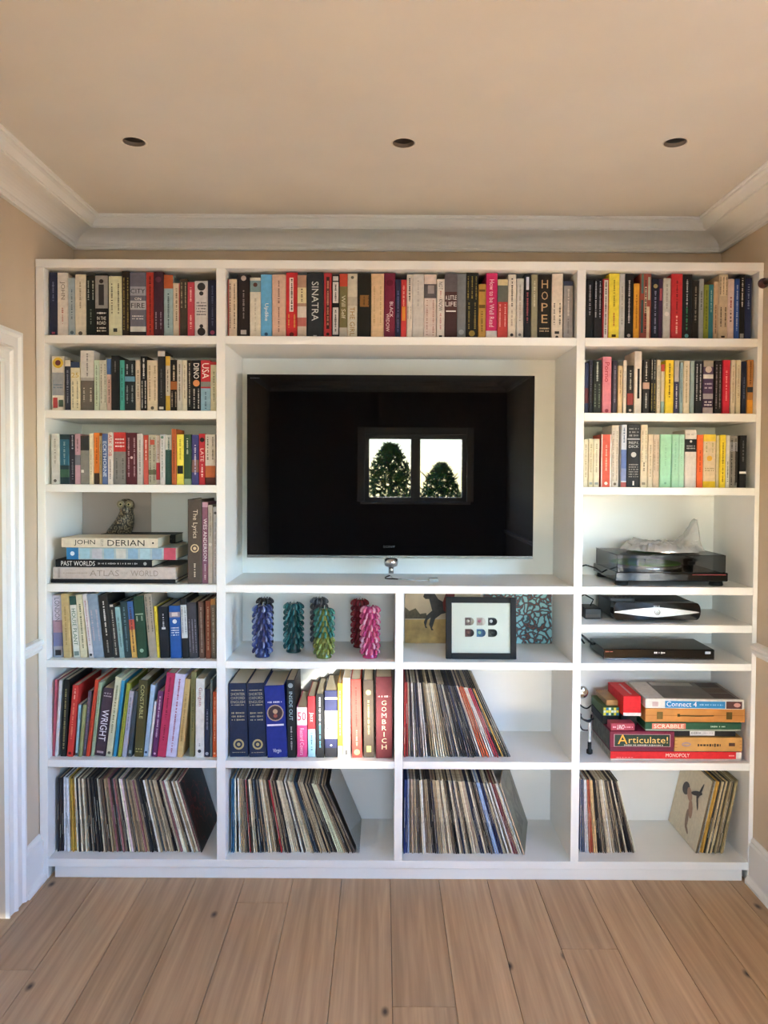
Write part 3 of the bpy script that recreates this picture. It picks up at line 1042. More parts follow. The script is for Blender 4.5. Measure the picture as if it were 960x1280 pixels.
shelf_row('A6', 'shelf of leaning art books over the doorway-side records', 40, 825, 3.84, 472, 0.495, 0.037, 0.25, BX['li'], BX['d1a'], '''
80 94 92 95 b05464
97 110 118 98 c0bab8
136 163 152 95 1e1c19;D 94885c .12 .9
166 195 195 122 b8342e;D d87a5c .25 .75;D e0a08c .05 .2;O .95 .25 5c1c18
206 219 222 215 86a8b0;R .93 .98 .1 .9 202428
222 237 245 215 8a8a5c
241 257 268 150 5c4c58;D 8c7c88 .1 .9
258 274 303 95 b8402a;D 7c2418 .3 .8
276 292 314 108 98a484;D 6c7858 .1 .8
296 349 340 138 40303a;T WRIGHT|ded6da|.32|.78|.62;L a8989c .06 .14 2;R .93 .96 .2 .8 9c8c90;#dark plum spine with big white six-letter capitals
353 382 400 85 b8b496;D 6c6c50 .1 .7;O .95 .25 4c4c38
388 404 428 100 2c7c9c
410 427 455 112 8c9038;D 5c6020 .1 .9
431 451 468 150 9c98a4;D 5c5868 .1 .6
455 474 486 150 3c4448;R .9 .95 .2 .8 8c9494
478 520 500 98 4a4426;T CONSTABLE|b4aa70|.06|.5|.42;L a49a64 .88 .95 2;#olive-brown spine with tall pale serif capitals
523 544 558 120 94aac0;O .94 .28 303c50
546 558 578 200 c0bcbc
561 588 592 150 5c2c54;D b89cb0 .08 .7;O .95 .2 d0b0c0
594 635 640 64 a83050;D 6c1830 .05 .55;D 6c1830 .62 .8
639 688 685 70 bab4cc;D 8a3c50 .06 .95
695 720 735 92 b49864;D 8a7044 .2 .8
742 766 752 58 6c6844;D 4c4a2c .2 .7
771 812 774 90 c8c4bc;T Gauguin|9a4c48|.06|.4|.5;D 8c8880 .82 .86;O .92 .2 303030;#white art spine with a thin red cursive-like name
819 845 822 140 22283c;D 6c7488 .3 .6;O .95 .3 a0a4b0
852 862 854 95 5c6c70
866 886 868 153 bc5228;D dc9c78 .08 .75;O .94 .25 e0b090
''', lean=True)
shelf_row('B1', 'shelf above the television', 270, 325, 4.0, 383, 2.228, 0.035, 0.16, BX['d1b'], BX['d2a'], '''
60 103 95 c4b49c;R 0 1 0 .14 8c3028;D 5c4c40 .08 .85 2
103 168 72 231a1a;O .06 .2 b8a8a0;D 8c8080 .25 .7;R .88 .95 .28 .72 b4aca8;#thick black-brown jacket with faint grey capitals
168 222 88 c8c0ae;B .05 .24 6c8488;O .12 .2 4c2c24;D a8a08c .35 .7;D b0a890 .75 .9
224 278 72 5c9cc4;T Updike|dcd8d0|.44|.76|.42;O .95 .16 2c5070;#sky blue jacket with a white name
280 348 72 c0a08c;D 6c4c44 .1 .46;D 6c4c44 .52 .92
348 405 62 b82a2e;R .08 .6 .3 .65 d4c4bc;D 2a1414 .1 .58;D c09048 .64 .84 2;O .95 .2 5c1414;#red jacket with a white lettered panel and gold print
405 450 75 9c7c68;B .2 .45 c4b890;B .5 .68 c8bcb0;B .68 .82 a86058;B .82 1 b4a494;D 4c3830 .22 .44
450 535 62 22262a;T SINATRA|c4c4c0|.14|.74|.4;R .96 .98 .4 .6 8c8c8c;#widest black spine with large pale capitals
535 575 65 a83034;R .06 .86 .3 .7 38201c;D c0846c .12 .8;O .94 .2 301010
575 612 72 1c1a1c;R .03 .1 .15 .85 c0bcb8;R .12 .45 .12 .88 c4c0bc;R .52 .95 .12 .88 b8b4b0;D 33302f .16 .42;D 33302f .56 .9
612 652 68 b0402c;B .2 1 6c6440;B .84 1 a8a094;T Will Self|c4bca4|.34|.7|.5
652 700 68 b8b2a0;T THE GIRL|8a6a2c|.52|.97|.5;O .06 .16 5c5c50;B .36 .5 a49c8c
700 768 65 16140f;R .34 .52 .2 .85 80592c;D 3c2c18 .36 .5 3;#black jacket with a brown square label
768 832 68 c8ac88;D b0946c .2 .8 2
832 888 65 6c1c34;T BLACK|dcc8c8|.44|.68|.3;T WIDOW|dcc8c8|.62|.9|.3;O .15 .3 5c1028
888 915 95 22243c;D 5c5c84 .2 .9
915 943 98 b43434;D d8a090 .1 .45;R .46 .7 .2 .8 c88430
945 973 72 c8c0b4;D 2c2624 .06 .42;D 8c8478 .5 .7 2
975 1032 70 bab6b0;D 9c9894 .1 .5
1033 1096 72 c8b8b0;B .15 .37 4c484c;R .17 .3 .3 .8 8c8484;D a07c74 .4 .95 2;#white jacket with a square dark photograph
1098 1137 95 ccc4bc;T NOT|2c2828|.05|.18|.5;D b07c7c .2 .32;T KNOW|2c2828|.34|.54|.5;D b07c7c .58 .85;R .95 .99 .3 .7 202020
1138 1200 68 4a3030;B 0 .28 5c5458;B .58 1 3c2424;T A LITTLE/LIFE|dcd8d4|.32|.52|.9|h;R .57 .59 .1 .9 dcd8d4;#dark brown jacket with white stacked capitals above a rule
1202 1246 68 6c7074;O .9 .3 8c9094
1248 1308 62 181612;D 94803c .05 .4 3;D 7c6c34 .45 .85 2;O .92 .25 8c7838
1310 1348 120 a4803c;R .1 .14 .1 .9 5c4418;R .38 .44 .1 .9 5c4418;D 5c4418 .5 .9
1350 1406 65 b8245c;B .88 1 c8c4c0;T How to be Well Read|e0c4cc|.1|.82|.42;#crimson-pink jacket with a white foot
1407 1458 97 8a3434;B 0 .1 c4b48c;B .1 .38 5c6058;B .38 1 a83834;D d89c94 .42 .8 2
1460 1500 72 ccc4b4;D 34302c .06 .5;D 8c8478 .55 .8;O .94 .2 303030
1502 1538 92 bab6ae;D 8c887c .1 .7;O .93 .2 6c6c68
1540 1574 72 16161c;R .04 .24 .3 .7 c4c4cc;D 9c4c54 .28 .75
1576 1608 72 88846c;D b8b49c .1 .5
1610 1676 72 191511;T HOPE|b4946c|.06|.78|.48|s;L b8a080 .82 .9 2;#black jacket with four tan capitals stacked one above another
1678 1734 68 ccbfae;D 4c443c .45 .78 2;R .88 .92 .3 .7 302c28;O .97 .14 302c28
1738 1786 105 8c8886;B 0 .08 3c4058;D c4bcb4 .14 .6;D 6c6864 .65 .9
''')
shelf_row('C1', 'top shelf over the turntable', 715, 320, 3.92, 393, 2.228, 0.035, 0.16, BX['d2b'], BX['ri'], '''
70 105 112 18171a;D 8c888c .1 .6
106 148 112 161518;D b0acb0 .04 .65 2
150 178 112 a02c30;R .02 .98 .2 .85 c8c0b8;D 1c1a1a .05 .92
179 230 85 d8c43c;D 84741c .1 .52;D a0502c .6 .8;R .93 .97 .3 .7 54480c;#broad yellow jacket
231 258 82 b0aca8;D 8c8884 .2 .8
259 301 80 171516;D b4aca8 .1 .75 1;O .94 .2 8c8480
302 330 135 d09430;D 8c5c14 .2 .8
333 388 78 8c4438;R 0 .3 .1 .3 4c6c64;R .2 .6 .4 .6 b8a88c;R .4 .9 .1 .3 2c4c48;R .5 1 .6 .85 c4b094;R .05 .4 .7 .9 a4a890;D 2c1c18 .1 .9;#jacket in slanting red, green and cream stripes
389 424 112 1b1d2c;D 7c7c94 .2 .9;O .12 .3 9c8c5c
425 444 115 3c2440;R .15 .35 .2 .8 a04c54
446 483 108 b4b4ac;O .58 .3 d0ccc4;D 8c8c84 .1 .5
485 538 85 b42c30;D 5c1418 .1 .6;D e0b8a8 .64 .92;#broad red jacket with dark capitals
539 587 90 14161a;D a8a8a8 .08 .5;D 3c7c54 .5 .85;O .94 .2 4c8c94
588 621 120 1c1916;D 7c7468 .1 .7
622 645 112 8c9090;D 404444 .2 .5
646 669 140 7c8430;D 4c5414 .1 .8
670 692 140 2c6c78;D 8cb0b4 .1 .5
694 715 125 b89c7c;D 5c4430 .4 .9
717 761 90 b8a488;R .03 .33 .15 .85 c8b494;D 2c241c .04 .32 3;D 3c2c20 .5 .8 2;R .94 .97 .3 .7 302820
763 794 112 c8b0a8;D 8c2c30 .3 .5;D 4c2c2c .52 .7
796 819 112 2c4c8c;D a4b4d0 .1 .85
821 847 92 1a1818;D c4bcb0 .05 .5;R .9 .97 .15 .85 8c8c88
849 880 108 232c4c;D 7c84a0 .1 .5
''')
shelf_row('C2', 'second shelf over the turntable', 715, 425, 3.92, 350, 1.926, 0.03, 0.135, BX['d2b'], BX['ri'], '''
63 83 112 2c3454;B .5 .8 5c2c34
84 103 98 22222a;D 5c5c6c .1 .8
104 147 98 1c211e;D b8bab0 .04 .4;D 6c7468 .45 .9 2
149 197 82 c87884;T Porno|9c2434|.08|.46|.5;O .95 .2 9c3c4c;#pink paperback with a red title
198 224 100 38303c;D 7c7484 .1 .8
226 249 125 c4ac84;D 6c5434 .1 .6
251 269 100 c8beb0;D a49a8c .2 .7
271 304 125 201a18;D a8a494 .1 .5;B .58 .82 8c3430;O .93 .2 c4b4a4
306 344 55 ccc2b6;R .28 .76 .4 .72 1a1818;#tall white paperback with a narrow black bar
346 384 97 221e1e;B .42 .54 b08c7c;D b0aca4 .04 .4;D b0aca4 .62 .9
385 414 90 171616;D b8b4a8 .03 .38 2;D a89450 .45 .95 2
416 435 97 c8bca4;D 8c806c .1 .9
436 455 120 c4b8a0;B 0 .14 b84c3c;B .75 1 8ca49c
456 499 98 d8b830;D 4c3c0c .06 .7;#broad yellow paperback with slim dark capitals
501 526 100 a8a29c;B .4 1 2c2c4c;D c4c0c0 .45 .9
528 545 110 8ca0a4;D 5c7074 .1 .8
546 579 102 ccbca0;D 9c8c70 .1 .8
581 601 102 8c9c9c
603 641 102 1e1e20;D b8b4b4 .06 .75 2
643 697 100 4c3c54;B 0 .12 8c8478;B .26 .34 c4bcb4;B .34 .62 463450;B .62 .72 948c90;B .72 .88 3c2c44;B .88 1 a09498;O .17 .32 b0a098;L b4a8b8 .4 .55 2;L d0c8cc .75 .86 2;#purple paperback crossed by pale bands
699 737 100 1a171a;D 8c8088 .08 .9 2
739 777 98 bc2438;D e08c8c .2 .75
779 802 98 c8bca4;D a08c70 .1 .8
804 829 98 c4b89c;D a08c70 .1 .7
831 857 105 22283c;D 5c6480 .3 .7
859 890 97 a4703c;B .5 .6 20242c;B .74 1 d09030;D 5c3414 .03 .46;#orange-brown paperback with a yellow foot
''', hard=False)
shelf_row('C3', 'shelf above the turntable', 715, 520, 3.92, 343, 1.625, 0.03, 0.135, BX['d2b'], BX['ri'], '''
56 79 115 c8bea4;D 9c9074 .1 .8
81 104 112 c4b898;D 948868 .1 .7;R .9 .95 .2 .8 8c8c84
106 134 112 ccc0a4;D a4987c .1 .7;R .9 .95 .2 .8 8c8c84
143 192 90 c0503c;R 0 1 0 .1 d4c8bc;R 0 1 .88 1 d4c8bc;D e09c84 .2 .7;O .93 .16 e8d0c0;#coral red paperback with white edges
194 229 45 c0b4a4;D 8c7c6c .1 .9 2;O .95 .2 6c5c4c
241 268 42 b8bcc4;B .4 .7 5c6c9c;B .7 .9 7a84a8;B .92 1 a0504c;D 3c4868 .05 .3
270 334 42 1b1a1c;B .22 .24 b0acac;L 8c8888 .04 .2 3;T PHILIP K./DICK|c8c4c0|.26|.38|.75|h;O .48 .2 b4b0ac;L 8c8884 .62 .85 6;R .9 .97 .44 .56 d0ccc8;#tall thick black paperback with a white round emblem
336 369 42 c8b89c;D 8c7c60 .1 .6 2;D 4c3c2c .6 .75;R .92 .96 .2 .7 8c7c68
371 395 90 c4b498;D 8c7c60 .2 .8
397 428 90 b8a48c;D 7c6850 .1 .7 2
431 486 90 92c0a0;D 7cac8c .2 .6;O .92 .1 6c9c7c;#broad mint green paperback
488 521 90 94c0a4;D 7cac8c .15 .7
523 550 90 9cc4ac;D 88b494 .1 .6
553 610 68 c8c0b8;B .16 .38 18181a;L a8a4a4 .26 .34 2;O .2 .1 d0ccc8;L a8a098 .04 .12 1;#white paperback with a black square label
612 641 92 d8602c;D a03c14 .3 .7
643 704 90 c8b494;B 0 .13 d4b43c;B .88 1 d8b82c;O .45 .22 d4a43c;L 8c7c58 .62 .7 2;D a0946c .16 .34 2;#cream paperback with yellow ends and a yellow sun
706 721 95 c4b894
723 751 92 d8c034;D 6c5c0c .15 .9
753 771 95 c0bcb4;D 1c1c1c .5 .9
773 811 97 77736c;B .12 .3 8c8c90;D 1c1c1c .05 .95 2;R .3 .9 .7 1 24221f
821 855 95 18181b;R .69 .73 0 1 d0ccc8;D 5c5c60 .1 .5;#black paperback with one white band
''', hard=False)
shelf_row('B6', 'shelf below the candles', 275, 825, 4.17, 510, 0.495, 0.040, 0.25, BX['d1b'], BX['ma'], '''
52 146 44 122 1d2740;L a49c84 .08 .11 1;T SHORTER/OXFORD/ENGLISH|a49c84|.12|.28|.78|h;L a49c84 .28 .31 1;L 948c74 .38 .52 3;O .83 .3 a49468;O .83 .2 1d2740;O .83 .1 a49468;L 948c74 .93 .95 1;#navy dictionary volume with gold crest, set against the divider
151 242 136 122 1c2640;L a49c84 .08 .11 1;T SHORTER/OXFORD/ENGLISH|a49c84|.12|.28|.78|h;L a49c84 .28 .31 1;L 948c74 .38 .52 3;O .83 .3 a49468;O .83 .2 1c2640;O .83 .1 a49468;L 948c74 .93 .95 1;#navy dictionary volume with gold crest, beside the bright blue book
246 350 228 135 1b2a78;L c4c4d8 .2 .26 1;O .38 .42 a08c78;O .38 .36 3c2c30;O .36 .12 b09070;O .42 .1 8c4c3c;R .535 .56 .06 .9 d0ccd8;T Virgin|dcd8e4|.86|.96|.4|h;#bright blue book with a round picture emblem
353 396 345 105 1b1f22;O .07 .3 8c9494;T INSIDE OUT|9cb4bc|.15|.52|.42;D 9c9c9c .6 .9
402 455 399 247 c8487c;B 0 .36 c8bcc0;T 50|b83c5c|.06|.3|.8|h;T Record Covers|e0b4c8|.42|.96|.4;#short pink book with a white top and a red number
459 498 456 190 a82c34;B .54 1 88b0c0;T Jazz|e0b8b8|.2|.48|.6;D 34586c .6 .9;#slim red and pale blue music guide
502 543 499 178 1b1b1e;D c4c4c8 .05 .48;D 5c9cb8 .45 .84
547 612 545 160 24284c;B .3 .72 d4d0cc;L 3c3c44 .36 .6 4;B .86 1 1c1c24;R .1 .13 0 1 c8c4c8;O .82 .08 d0d0d0;#navy book with a broad white label
615 638 613 122 cc9428;B .84 1 d0ccc4;O .06 .3 a86418;D e0c078 .1 .7
641 679 640 95 cfcac4;D a8a49c .1 .8;R .9 .96 .3 .6 4c4c4c
689 740 682 102 a03830;D 6c2018 .1 .6;D c08870 .65 .85;O .93 .3 b89468
750 803 746 105 40342a;O .16 .26 b09c60;D b0a060 .26 .7;R .85 .93 .28 .72 a08c54
814 898 812 88 541820;L b08c8c .22 .26 1;T GOMBRICH|c09c84|.28|.9|.3|s;#broad maroon book with eight stacked capitals
''', lean=True)

# ---- labels: what each book looks like and which books it stands between
used = set()
for key, (place, row) in SHELVES.items():
    ts = sorted(t for _, _, t, _ in row)
    hs = sorted(h for _, _, _, h in row)
    for i, (e, q, t, h) in enumerate(row):
        size = 'slim' if t < ts[len(ts) // 3] else ('thick' if t > ts[len(ts) * 3 // 4] else '')
        tall = 'tall' if h > hs[int(len(hs) * 0.8)] else ('short' if h < hs[int(len(hs) * 0.2)] else '')
        nb = [colname(row[j][1]['col']) for j in (i - 1, i + 1) if 0 <= j < len(row)]
        where = {'A1': 'doorway-side top shelf', 'A2': 'doorway-side second shelf', 'A3': 'shelf above owl', 'A4': 'beside the owl', 'A5': 'shelf below owl', 'A6': 'leaning art-book shelf',
                 'B1': 'shelf above television', 'C1': 'top shelf over turntable', 'C2': 'second shelf over turntable', 'C3': 'shelf above turntable', 'B6': 'shelf below candles'}[key]
        if q['desc']:
            lab = q['desc'] + (' on the ' if where != 'beside the owl' else ', ') + where
            if 'book' not in lab and 'paperback' not in lab:
                lab = 'book, ' + lab
        else:
            tc_ = next((colname(it[2] if it[0] == 'T' else it[1]) for it in q['its'] if it[0] in 'TDL'), None)
            cn = colname(q['col'])
            core = ' '.join(x for x in (tall, size, cn) if x) + ' book'
            if tc_:
                core += f' with {tc_} lettering'
            btw = f'between {nb[0]} and {nb[1]} books' if len(nb) == 2 else f'ending the row by a {nb[0]} one'
            lab = f'{core} {btw}, {where}'
        ws = lab.split()
        if len(ws) > 16:
            lab = lab.replace(' lettering', ' print').replace('between ', 'between ')
            ws = lab.split()
        for a_, b_ in ((' books,', ','), (' with a ', ' with '), (' on the ', ', '), (' and a ', ' and '), ('big ', ''), ('book, ', '')):
            if len(lab.split()) > 16:
                lab = lab.replace(a_, b_)
        if len(lab.split()) > 16 and not q['desc']:
            lab = lab.replace(f' with {tc_} print', '').replace(f' with {tc_} lettering', '')
        k = 0
        e['label'] = lab
        used.add(lab)


# ------------------------------------------------------------------ records: every sleeve is a thing of its own
def plain(h_):
    return mat(h_, 0.5, 0, 1.3, 0.35, 0.1)


def record_row(key, where, n, base, top, ypx, zs, rec, colours, feats, covers=None, flip=False, seed=1):
    """base / top: pixel x of the first and last spine at foot and head; ypx: pixel y of foot and head"""
    rnd = random.Random(seed)
    out = []
    for i in range(n):
        f = i / (n - 1)
        y = rec + rnd.uniform(-0.006, 0.006)
        xb = onY(base[0] + (base[1] - base[0]) * f, ypx[0], rec).x
        xt = onY(top[0] + (top[1] - top[0]) * f, ypx[1], rec).x
        a = math.atan2(xt - xb, 0.312)
        H = 0.3125 + rnd.uniform(-0.003, 0.003)
        D_ = min(0.312, YBK - y - 0.003)
        narrow = (abs(top[1] - top[0]) if not flip else abs(base[1] - base[0])) / (n - 1)
        t = narrow / 302.0 * 0.88 * math.cos(a)
        col = None
        for f0, f1, c_ in feats:
            if f0 <= f < f1:
                col = c_
        if col and '/' in col:
            col = rnd.choice(col.split('/'))
        col = col or rnd.choice(colours)
        alt = rnd.choice(colours)
        m1, m2 = plain(col), plain(alt if rnd.random() < 0.5 else col)
        ink = plain('2a2624' if sum(hexrgb(col)) > 1.2 else 'b8ae9c')
        q = MB()
        ch = t * 0.18
        zz = [0, H]
        # spine in strips: edge, printed middle, edge
        xs_ = [0, ch, t * 0.62, t]
        for k in range(3):
            mm = (m2, m1, m1)[k] if k != 0 else m2
            q.poly([(xs_[k], ch if k == 0 else 0, 0), (xs_[k + 1], ch if k == 2 else 0, 0), (xs_[k + 1], ch if k == 2 else 0, H), (xs_[k], ch if k == 0 else 0, H)], mm)
        cv_l = cv_r = m1
        if covers and i == covers[0]:
            cv_l = cv_r = covers[1]
        q.poly([(0, ch, 0), (0, D_, 0), (0, D_, H), (0, ch, H)], cv_l)
        q.poly([(t, ch, 0), (t, D_, 0), (t, D_, H), (t, ch, H)], cv_r)
        q.poly([(0, D_, 0), (t, D_, 0), (t, D_, H), (0, D_, H)], m1)
        for z in (0, H):
            q.poly([(0, ch, z), (ch, 0, z), (xs_[2], 0, z), (t, ch, z), (t, D_, z), (0, D_, z)], m2)
        # a line or two of spine print
        if not (covers and i == covers[0]):
            z0 = rnd.uniform(0.05, 0.5) * H
            z1 = min(H * 0.96, z0 + rnd.uniform(0.15, 0.45) * H)
            q.poly([(t * 0.3, -0.0003, z0), (t * 0.5, -0.0003, z0), (t * 0.5, -0.0003, z1), (t * 0.3, -0.0003, z1)], ink)
        lift = t * math.sin(a) if a > 0 else 0
        o = q.build('record_sleeve', None, (xb, y, zs + lift + 0.0003), (0, a, 0))
        tag(o, None, 'record', 'record sleeves ' + where)
        out.append((o, col, t, H))
    for i, (o, col, t, H) in enumerate(out):
        nb = [colname(out[j][1]) for j in (i - 1, i + 1) if 0 <= j < n]
        if len(nb) == 2:
            o['label'] = f'{colname(col)} record sleeve between {nb[0]} and {nb[1]} ones {where}'
        else:
            o['label'] = f'{colname(col)} record sleeve ending the row {where}'
    return out


TONES = ['b4a488', 'd8ccb2', '1c1816', '3a2e26', '6c5c4c', 'a08e72', 'e0d6c0', '121014', '7a6a58', 'c8baa0', '242022', '9a8668', '4a4440', 'e6e0d2']
DARKCOVER = spotted('dark_cover_print', '0d0b0c', '0d0b0c', 9, 'noise', 0.35, '7a1c1c', p=(0.3, 0.62))
nt_ = DARKCOVER.node_tree
vo_ = nt_.nodes.new('ShaderNodeTexVoronoi'); vo_.feature = 'DISTANCE_TO_EDGE'; vo_.inputs['Scale'].default_value = 11
nz_ = nt_.nodes.new('ShaderNodeTexNoise'); nz_.inputs['Scale'].default_value = 7
mv_ = nt_.nodes.new('ShaderNodeMix'); mv_.data_type = 'VECTOR'; mv_.inputs['Factor'].default_value = 0.25
tc_ = nt_.nodes.new('ShaderNodeTexCoord')
nt_.links.new(tc_.outputs['Object'], nz_.inputs['Vector']); nt_.links.new(tc_.outputs['Object'], mv_.inputs['A']); nt_.links.new(nz_.outputs['Color'], mv_.inputs['B']); nt_.links.new(mv_.outputs['Result'], vo_.inputs['Vector'])
rl_ = nt_.nodes.new('ShaderNodeValToRGB'); rl_.color_ramp.elements[0].color = (0.20, 0.02, 0.02, 1); rl_.color_ramp.elements[1].position = 0.035; rl_.color_ramp.elements[1].color = (0.006, 0.005, 0.006, 1)
nt_.links.new(vo_.outputs['Distance'], rl_.inputs[0]); nt_.links.new(rl_.outputs[0], nt_.nodes['Principled BSDF'].inputs['Base Color'])
OLIVECOVER = spotted('olive_cover_print', '4a473a', '6a6654', 6, 'noise', 0.3, '908c78')
CREAMCOVER = mat('c8bca6', 0.5, 0, 1.2, 0.4, 0.05, name='cream_cover_print')
RA = record_row('R1', 'under leaning art books', 66, (71.5, 251), (72, 222), (1063.5, 967), 0.083, 0.062, TONES + ['43505c', '8a5a5c'],
                [(0, 0.035, '2a2326'), (0.035, 0.085, 'd6d6da'), (0.09, 0.13, 'b8923c'), (0.135, 0.15, 'd0c8b0'), (0.52, 0.535, 'd8c0c4')], (65, DARKCOVER), seed=11)
RB = record_row('R2', 'under navy dictionaries', 60, (288.5, 443), (289, 402), (1064.5, 968), 0.083, 0.062, TONES + ['9c8c78', 'b8a88c', '2c3c4c'],
                [(0, 0.02, '2c5c7c'), (0.39, 0.42, '9c2c34'), (0.14, 0.155, '8c2c30'), (0.86, 0.9, 'c8ccb0')], None, seed=12)
RC = record_row('R3', 'under shorter record row', 58, (504.5, 653), (505.5, 621), (1064.5, 968), 0.083, 0.062, TONES + ['c8b898', 'b49c84', '20263c'],
                [(0, 0.035, '1c2c5c'), (0.02, 0.04, '8c98b0'), (0.76, 0.8, '8ca4c8'), (0.8, 0.84, '1c2448'), (0.9, 0.925, 'd4d0cc'), (0.925, 0.96, '6c2430'), (0.97, 1.0, 'd0ccc8')], (57, OLIVECOVER), seed=13)
RD = record_row('R4', 'under framed picture', 44, (505, 637), (505.5, 594), (942.5, 845), 0.495, 0.055, ['1c1a1e', '2a2628', '141216', 'c0b49c', '3c3438', 'a89c88', 'd0c8bc', '2c3048', '56504c'],
                [(0, 0.03, '9c2c28'), (0.25, 0.42, 'bcae90/a08e70/d2c8ae/8c7a5c/d8d2c4'), (0.74, 0.8, 'b4502c'), (0.83, 0.86, 'd4d0cc'), (0.86, 0.9, 'a02438'), (0.92, 0.94, 'c0984c'), (0.94, 1.0, '141416')], (43, mat('131214', 0.4, name='black_cover_print')), seed=14)
RE = record_row('R5', 'by divider under games', 26, (726, 794), (726, 771), (1064, 967), 0.083, 0.075, TONES + ['c8bca4', 'b8aa90'],
                [(0, 0.05, '3c4c6c'), (0.05, 0.14, 'ccc8c8'), (0.15, 0.22, 'a44c34'), (0.22, 0.3, 'c8a874')], None, seed=15)
RF = record_row('R6', 'by wall under games', 14, (869, 903), (891, 922), (1065, 969), 0.083, 0.075, ['b4a078', '8c7c5c', '2a2622', '5c5040', 'c4b490', '94845c', '3c3830'],
                [(0.05, 0.14, '8c8c84'), (0.14, 0.24, 'b08a3c')], (0, CREAMCOVER), flip=True, seed=16)

RA[-1][0]['label'] = 'black record sleeve with fine red lines facing out under leaning art books'
RC[-1][0]['label'] = 'olive-grey record sleeve with a framed picture turned outwards under shorter record row'
RF[0][0]['label'] = 'cream record sleeve with a printed figure facing out by wall under games'
# printed cover pictures on the two sleeves whose faces show
o, _, t, H = RF[0]
q = MB()
INK = [mat('3a3230', 0.5, name='cover_ink_dark'), mat('8a6f5c', 0.5, name='cover_ink_brown'), mat('a8826c', 0.5, name='cover_ink_tan')]
for j, (u, v, ru, rv, an, m_) in enumerate(((0.090, 0.195, 0.036, 0.028, 0.3, INK[0]), (0.135, 0.185, 0.034, 0.021, -0.6, INK[2]), (0.172, 0.135, 0.040, 0.020, -1.1, INK[2]), (0.160, 0.085, 0.042, 0.015, 1.75, INK[1]),
                                            (0.178, 0.048, 0.026, 0.009, 2.6, INK[1]), (0.195, 0.215, 0.052, 0.010, 0.35, INK[0]), (0.225, 0.235, 0.044, 0.008, 1.2, INK[0]), (0.215, 0.190, 0.040, 0.008, -1.0, INK[0]))):
    q.poly([(-0.0005 - 0.0001 * j, 0.30 - (u + ru * math.cos(k * PI / 8) * math.cos(an) - rv * math.sin(k * PI / 8) * math.sin(an)), v + ru * math.cos(k * PI / 8) * math.sin(an) + rv * math.sin(k * PI / 8) * math.cos(an)) for k in range(16)], m_)
q.build('cover_picture', o, recalc=False)
o, _, t, H = RC[-1]
o.rotation_euler.z = R(-13)
o.location.x += 0.002
o.location.y = 0.050
o.location.z += 0.0006
q = MB()
q.poly([(t + 0.0006, 0.05, 0.05), (t + 0.0006, 0.27, 0.05), (t + 0.0006, 0.27, 0.27), (t + 0.0006, 0.05, 0.27)], spotted('portrait_print', '8c8a78', '4a4a40', 10, 'noise', 0.4, 'b4b09c'))
q.build('cover_picture', o, recalc=False)

# clear outer sleeve at the end of the second row
p0, p1 = onY(448, 1064.5, 0.06), onY(408, 968, 0.06)
a = math.atan2(p1.x - p0.x, 0.318)
q = MB(); q.box((0, 0, 0), (0.003, 0.318, 0.322), pane_mat('clear_sleeve', (0.85, 0.87, 0.85), 0.16, 0.06, 0.10), 0.0008)
t = thing('record_sleeve', 'clear plastic outer record sleeve closing the row below the navy dictionaries', 'record', (p0.x + 0.002, 0.062, 0.0834), (0, a, 0))
o = q.build('outer_sleeve', t)
q = MB(); q.box((0.0007, 0.004, 0.004), (0.0013, 0.305, 0.316), mat('8f938c', 0.35, name='grey_inner_sleeve'), 0); q.build('inner_sleeve', t)

# ------------------------------------------------------------------ books lying under the owl
def flat_book(px0, px1, z0, th, y, d, col, items, label, hard=True):
    xm0, xm1 = onY(px0, 690, y).x, onY(px1, 690, y).x
    its = []
    for it in parse_items(items):
        it = list(it)
        if it[0] == 'T':
            it[3], it[4] = 1 - it[4], 1 - it[3]
        elif it[0] in 'DL':
            it[2], it[3] = 1 - it[3], 1 - it[2]
        elif it[0] in 'BR':
            it[1], it[2] = 1 - it[2], 1 - it[1]
        else:
            it[1] = 1 - it[1]
        its.append(tuple(it))
    e = make_book((xm0, y, z0 + th), PI / 2, th, xm1 - xm0, d, col, its, hard, random.Random(label))
    e['label'] = label
    e['group'] = 'books lying in a stack under the owl'
    return e


cx = lambda x: 40 + x / 3.84
z = 1.2192
flat_book(cx(90), cx(688), z, 0.0155, 0.030, 0.30, '17161a', [], 'large black book at the very bottom of the stack under the owl'); z += 0.0158
flat_book(cx(100), cx(688), z, 0.0495, 0.034, 0.29, 'b4a8a0', ['T ATLAS|8c8078|.30|.54|.48|u', 'T OF THE|a09488|.55|.61|.22|u', 'T WORLD|8c8078|.635|.86|.48|u', 'D a09488 .08 .28', 'R .04 .06 .1 .9 9c9088'], 'broad grey-beige atlas low in the stack under the owl'); z += 0.0498
flat_book(cx(112), cx(575), z, 0.031, 0.028, 0.26, '141316', ['T PAST WORLDS|dcd8d4|.06|.41|.62|u', 'D a8a4a0 .44 .85', 'O .93 .22 a8a4a0'], 'black book with bold white capitals in the middle of the owl stack'); z += 0.0313
e = flat_book(cx(165), cx(690), z, 0.0495, 0.030, 0.27, '98a8ac', ['B 0 .11 2c6c9c', 'B .89 1 b04c5c', 'O .055 .18 c8d4dc'] + ['R %.3f %.3f .08 .92 %s' % (.125 + .11 * k, .125 + .11 * k + .09, ('8fb0bc', 'a8a8b0', '84a4b8', 'b4b4ac', '7c9cb4', '98b4bc', '8098ac')[k]) for k in range(7)],
              'pale blue patchwork-spined book in the upper part of the owl stack'); z += 0.0498
flat_book(cx(142), cx(604), z, 0.0395, 0.026, 0.19, 'c6bca8', ['T JOHN|1d1a18|.10|.38|.62|u', 'L 5c544c .405 .435 3', 'T DERIAN|1d1a18|.47|.87|.62|u', 'O .95 .1 1d1a18'], 'cream book with large black serif capitals on top of the owl stack')
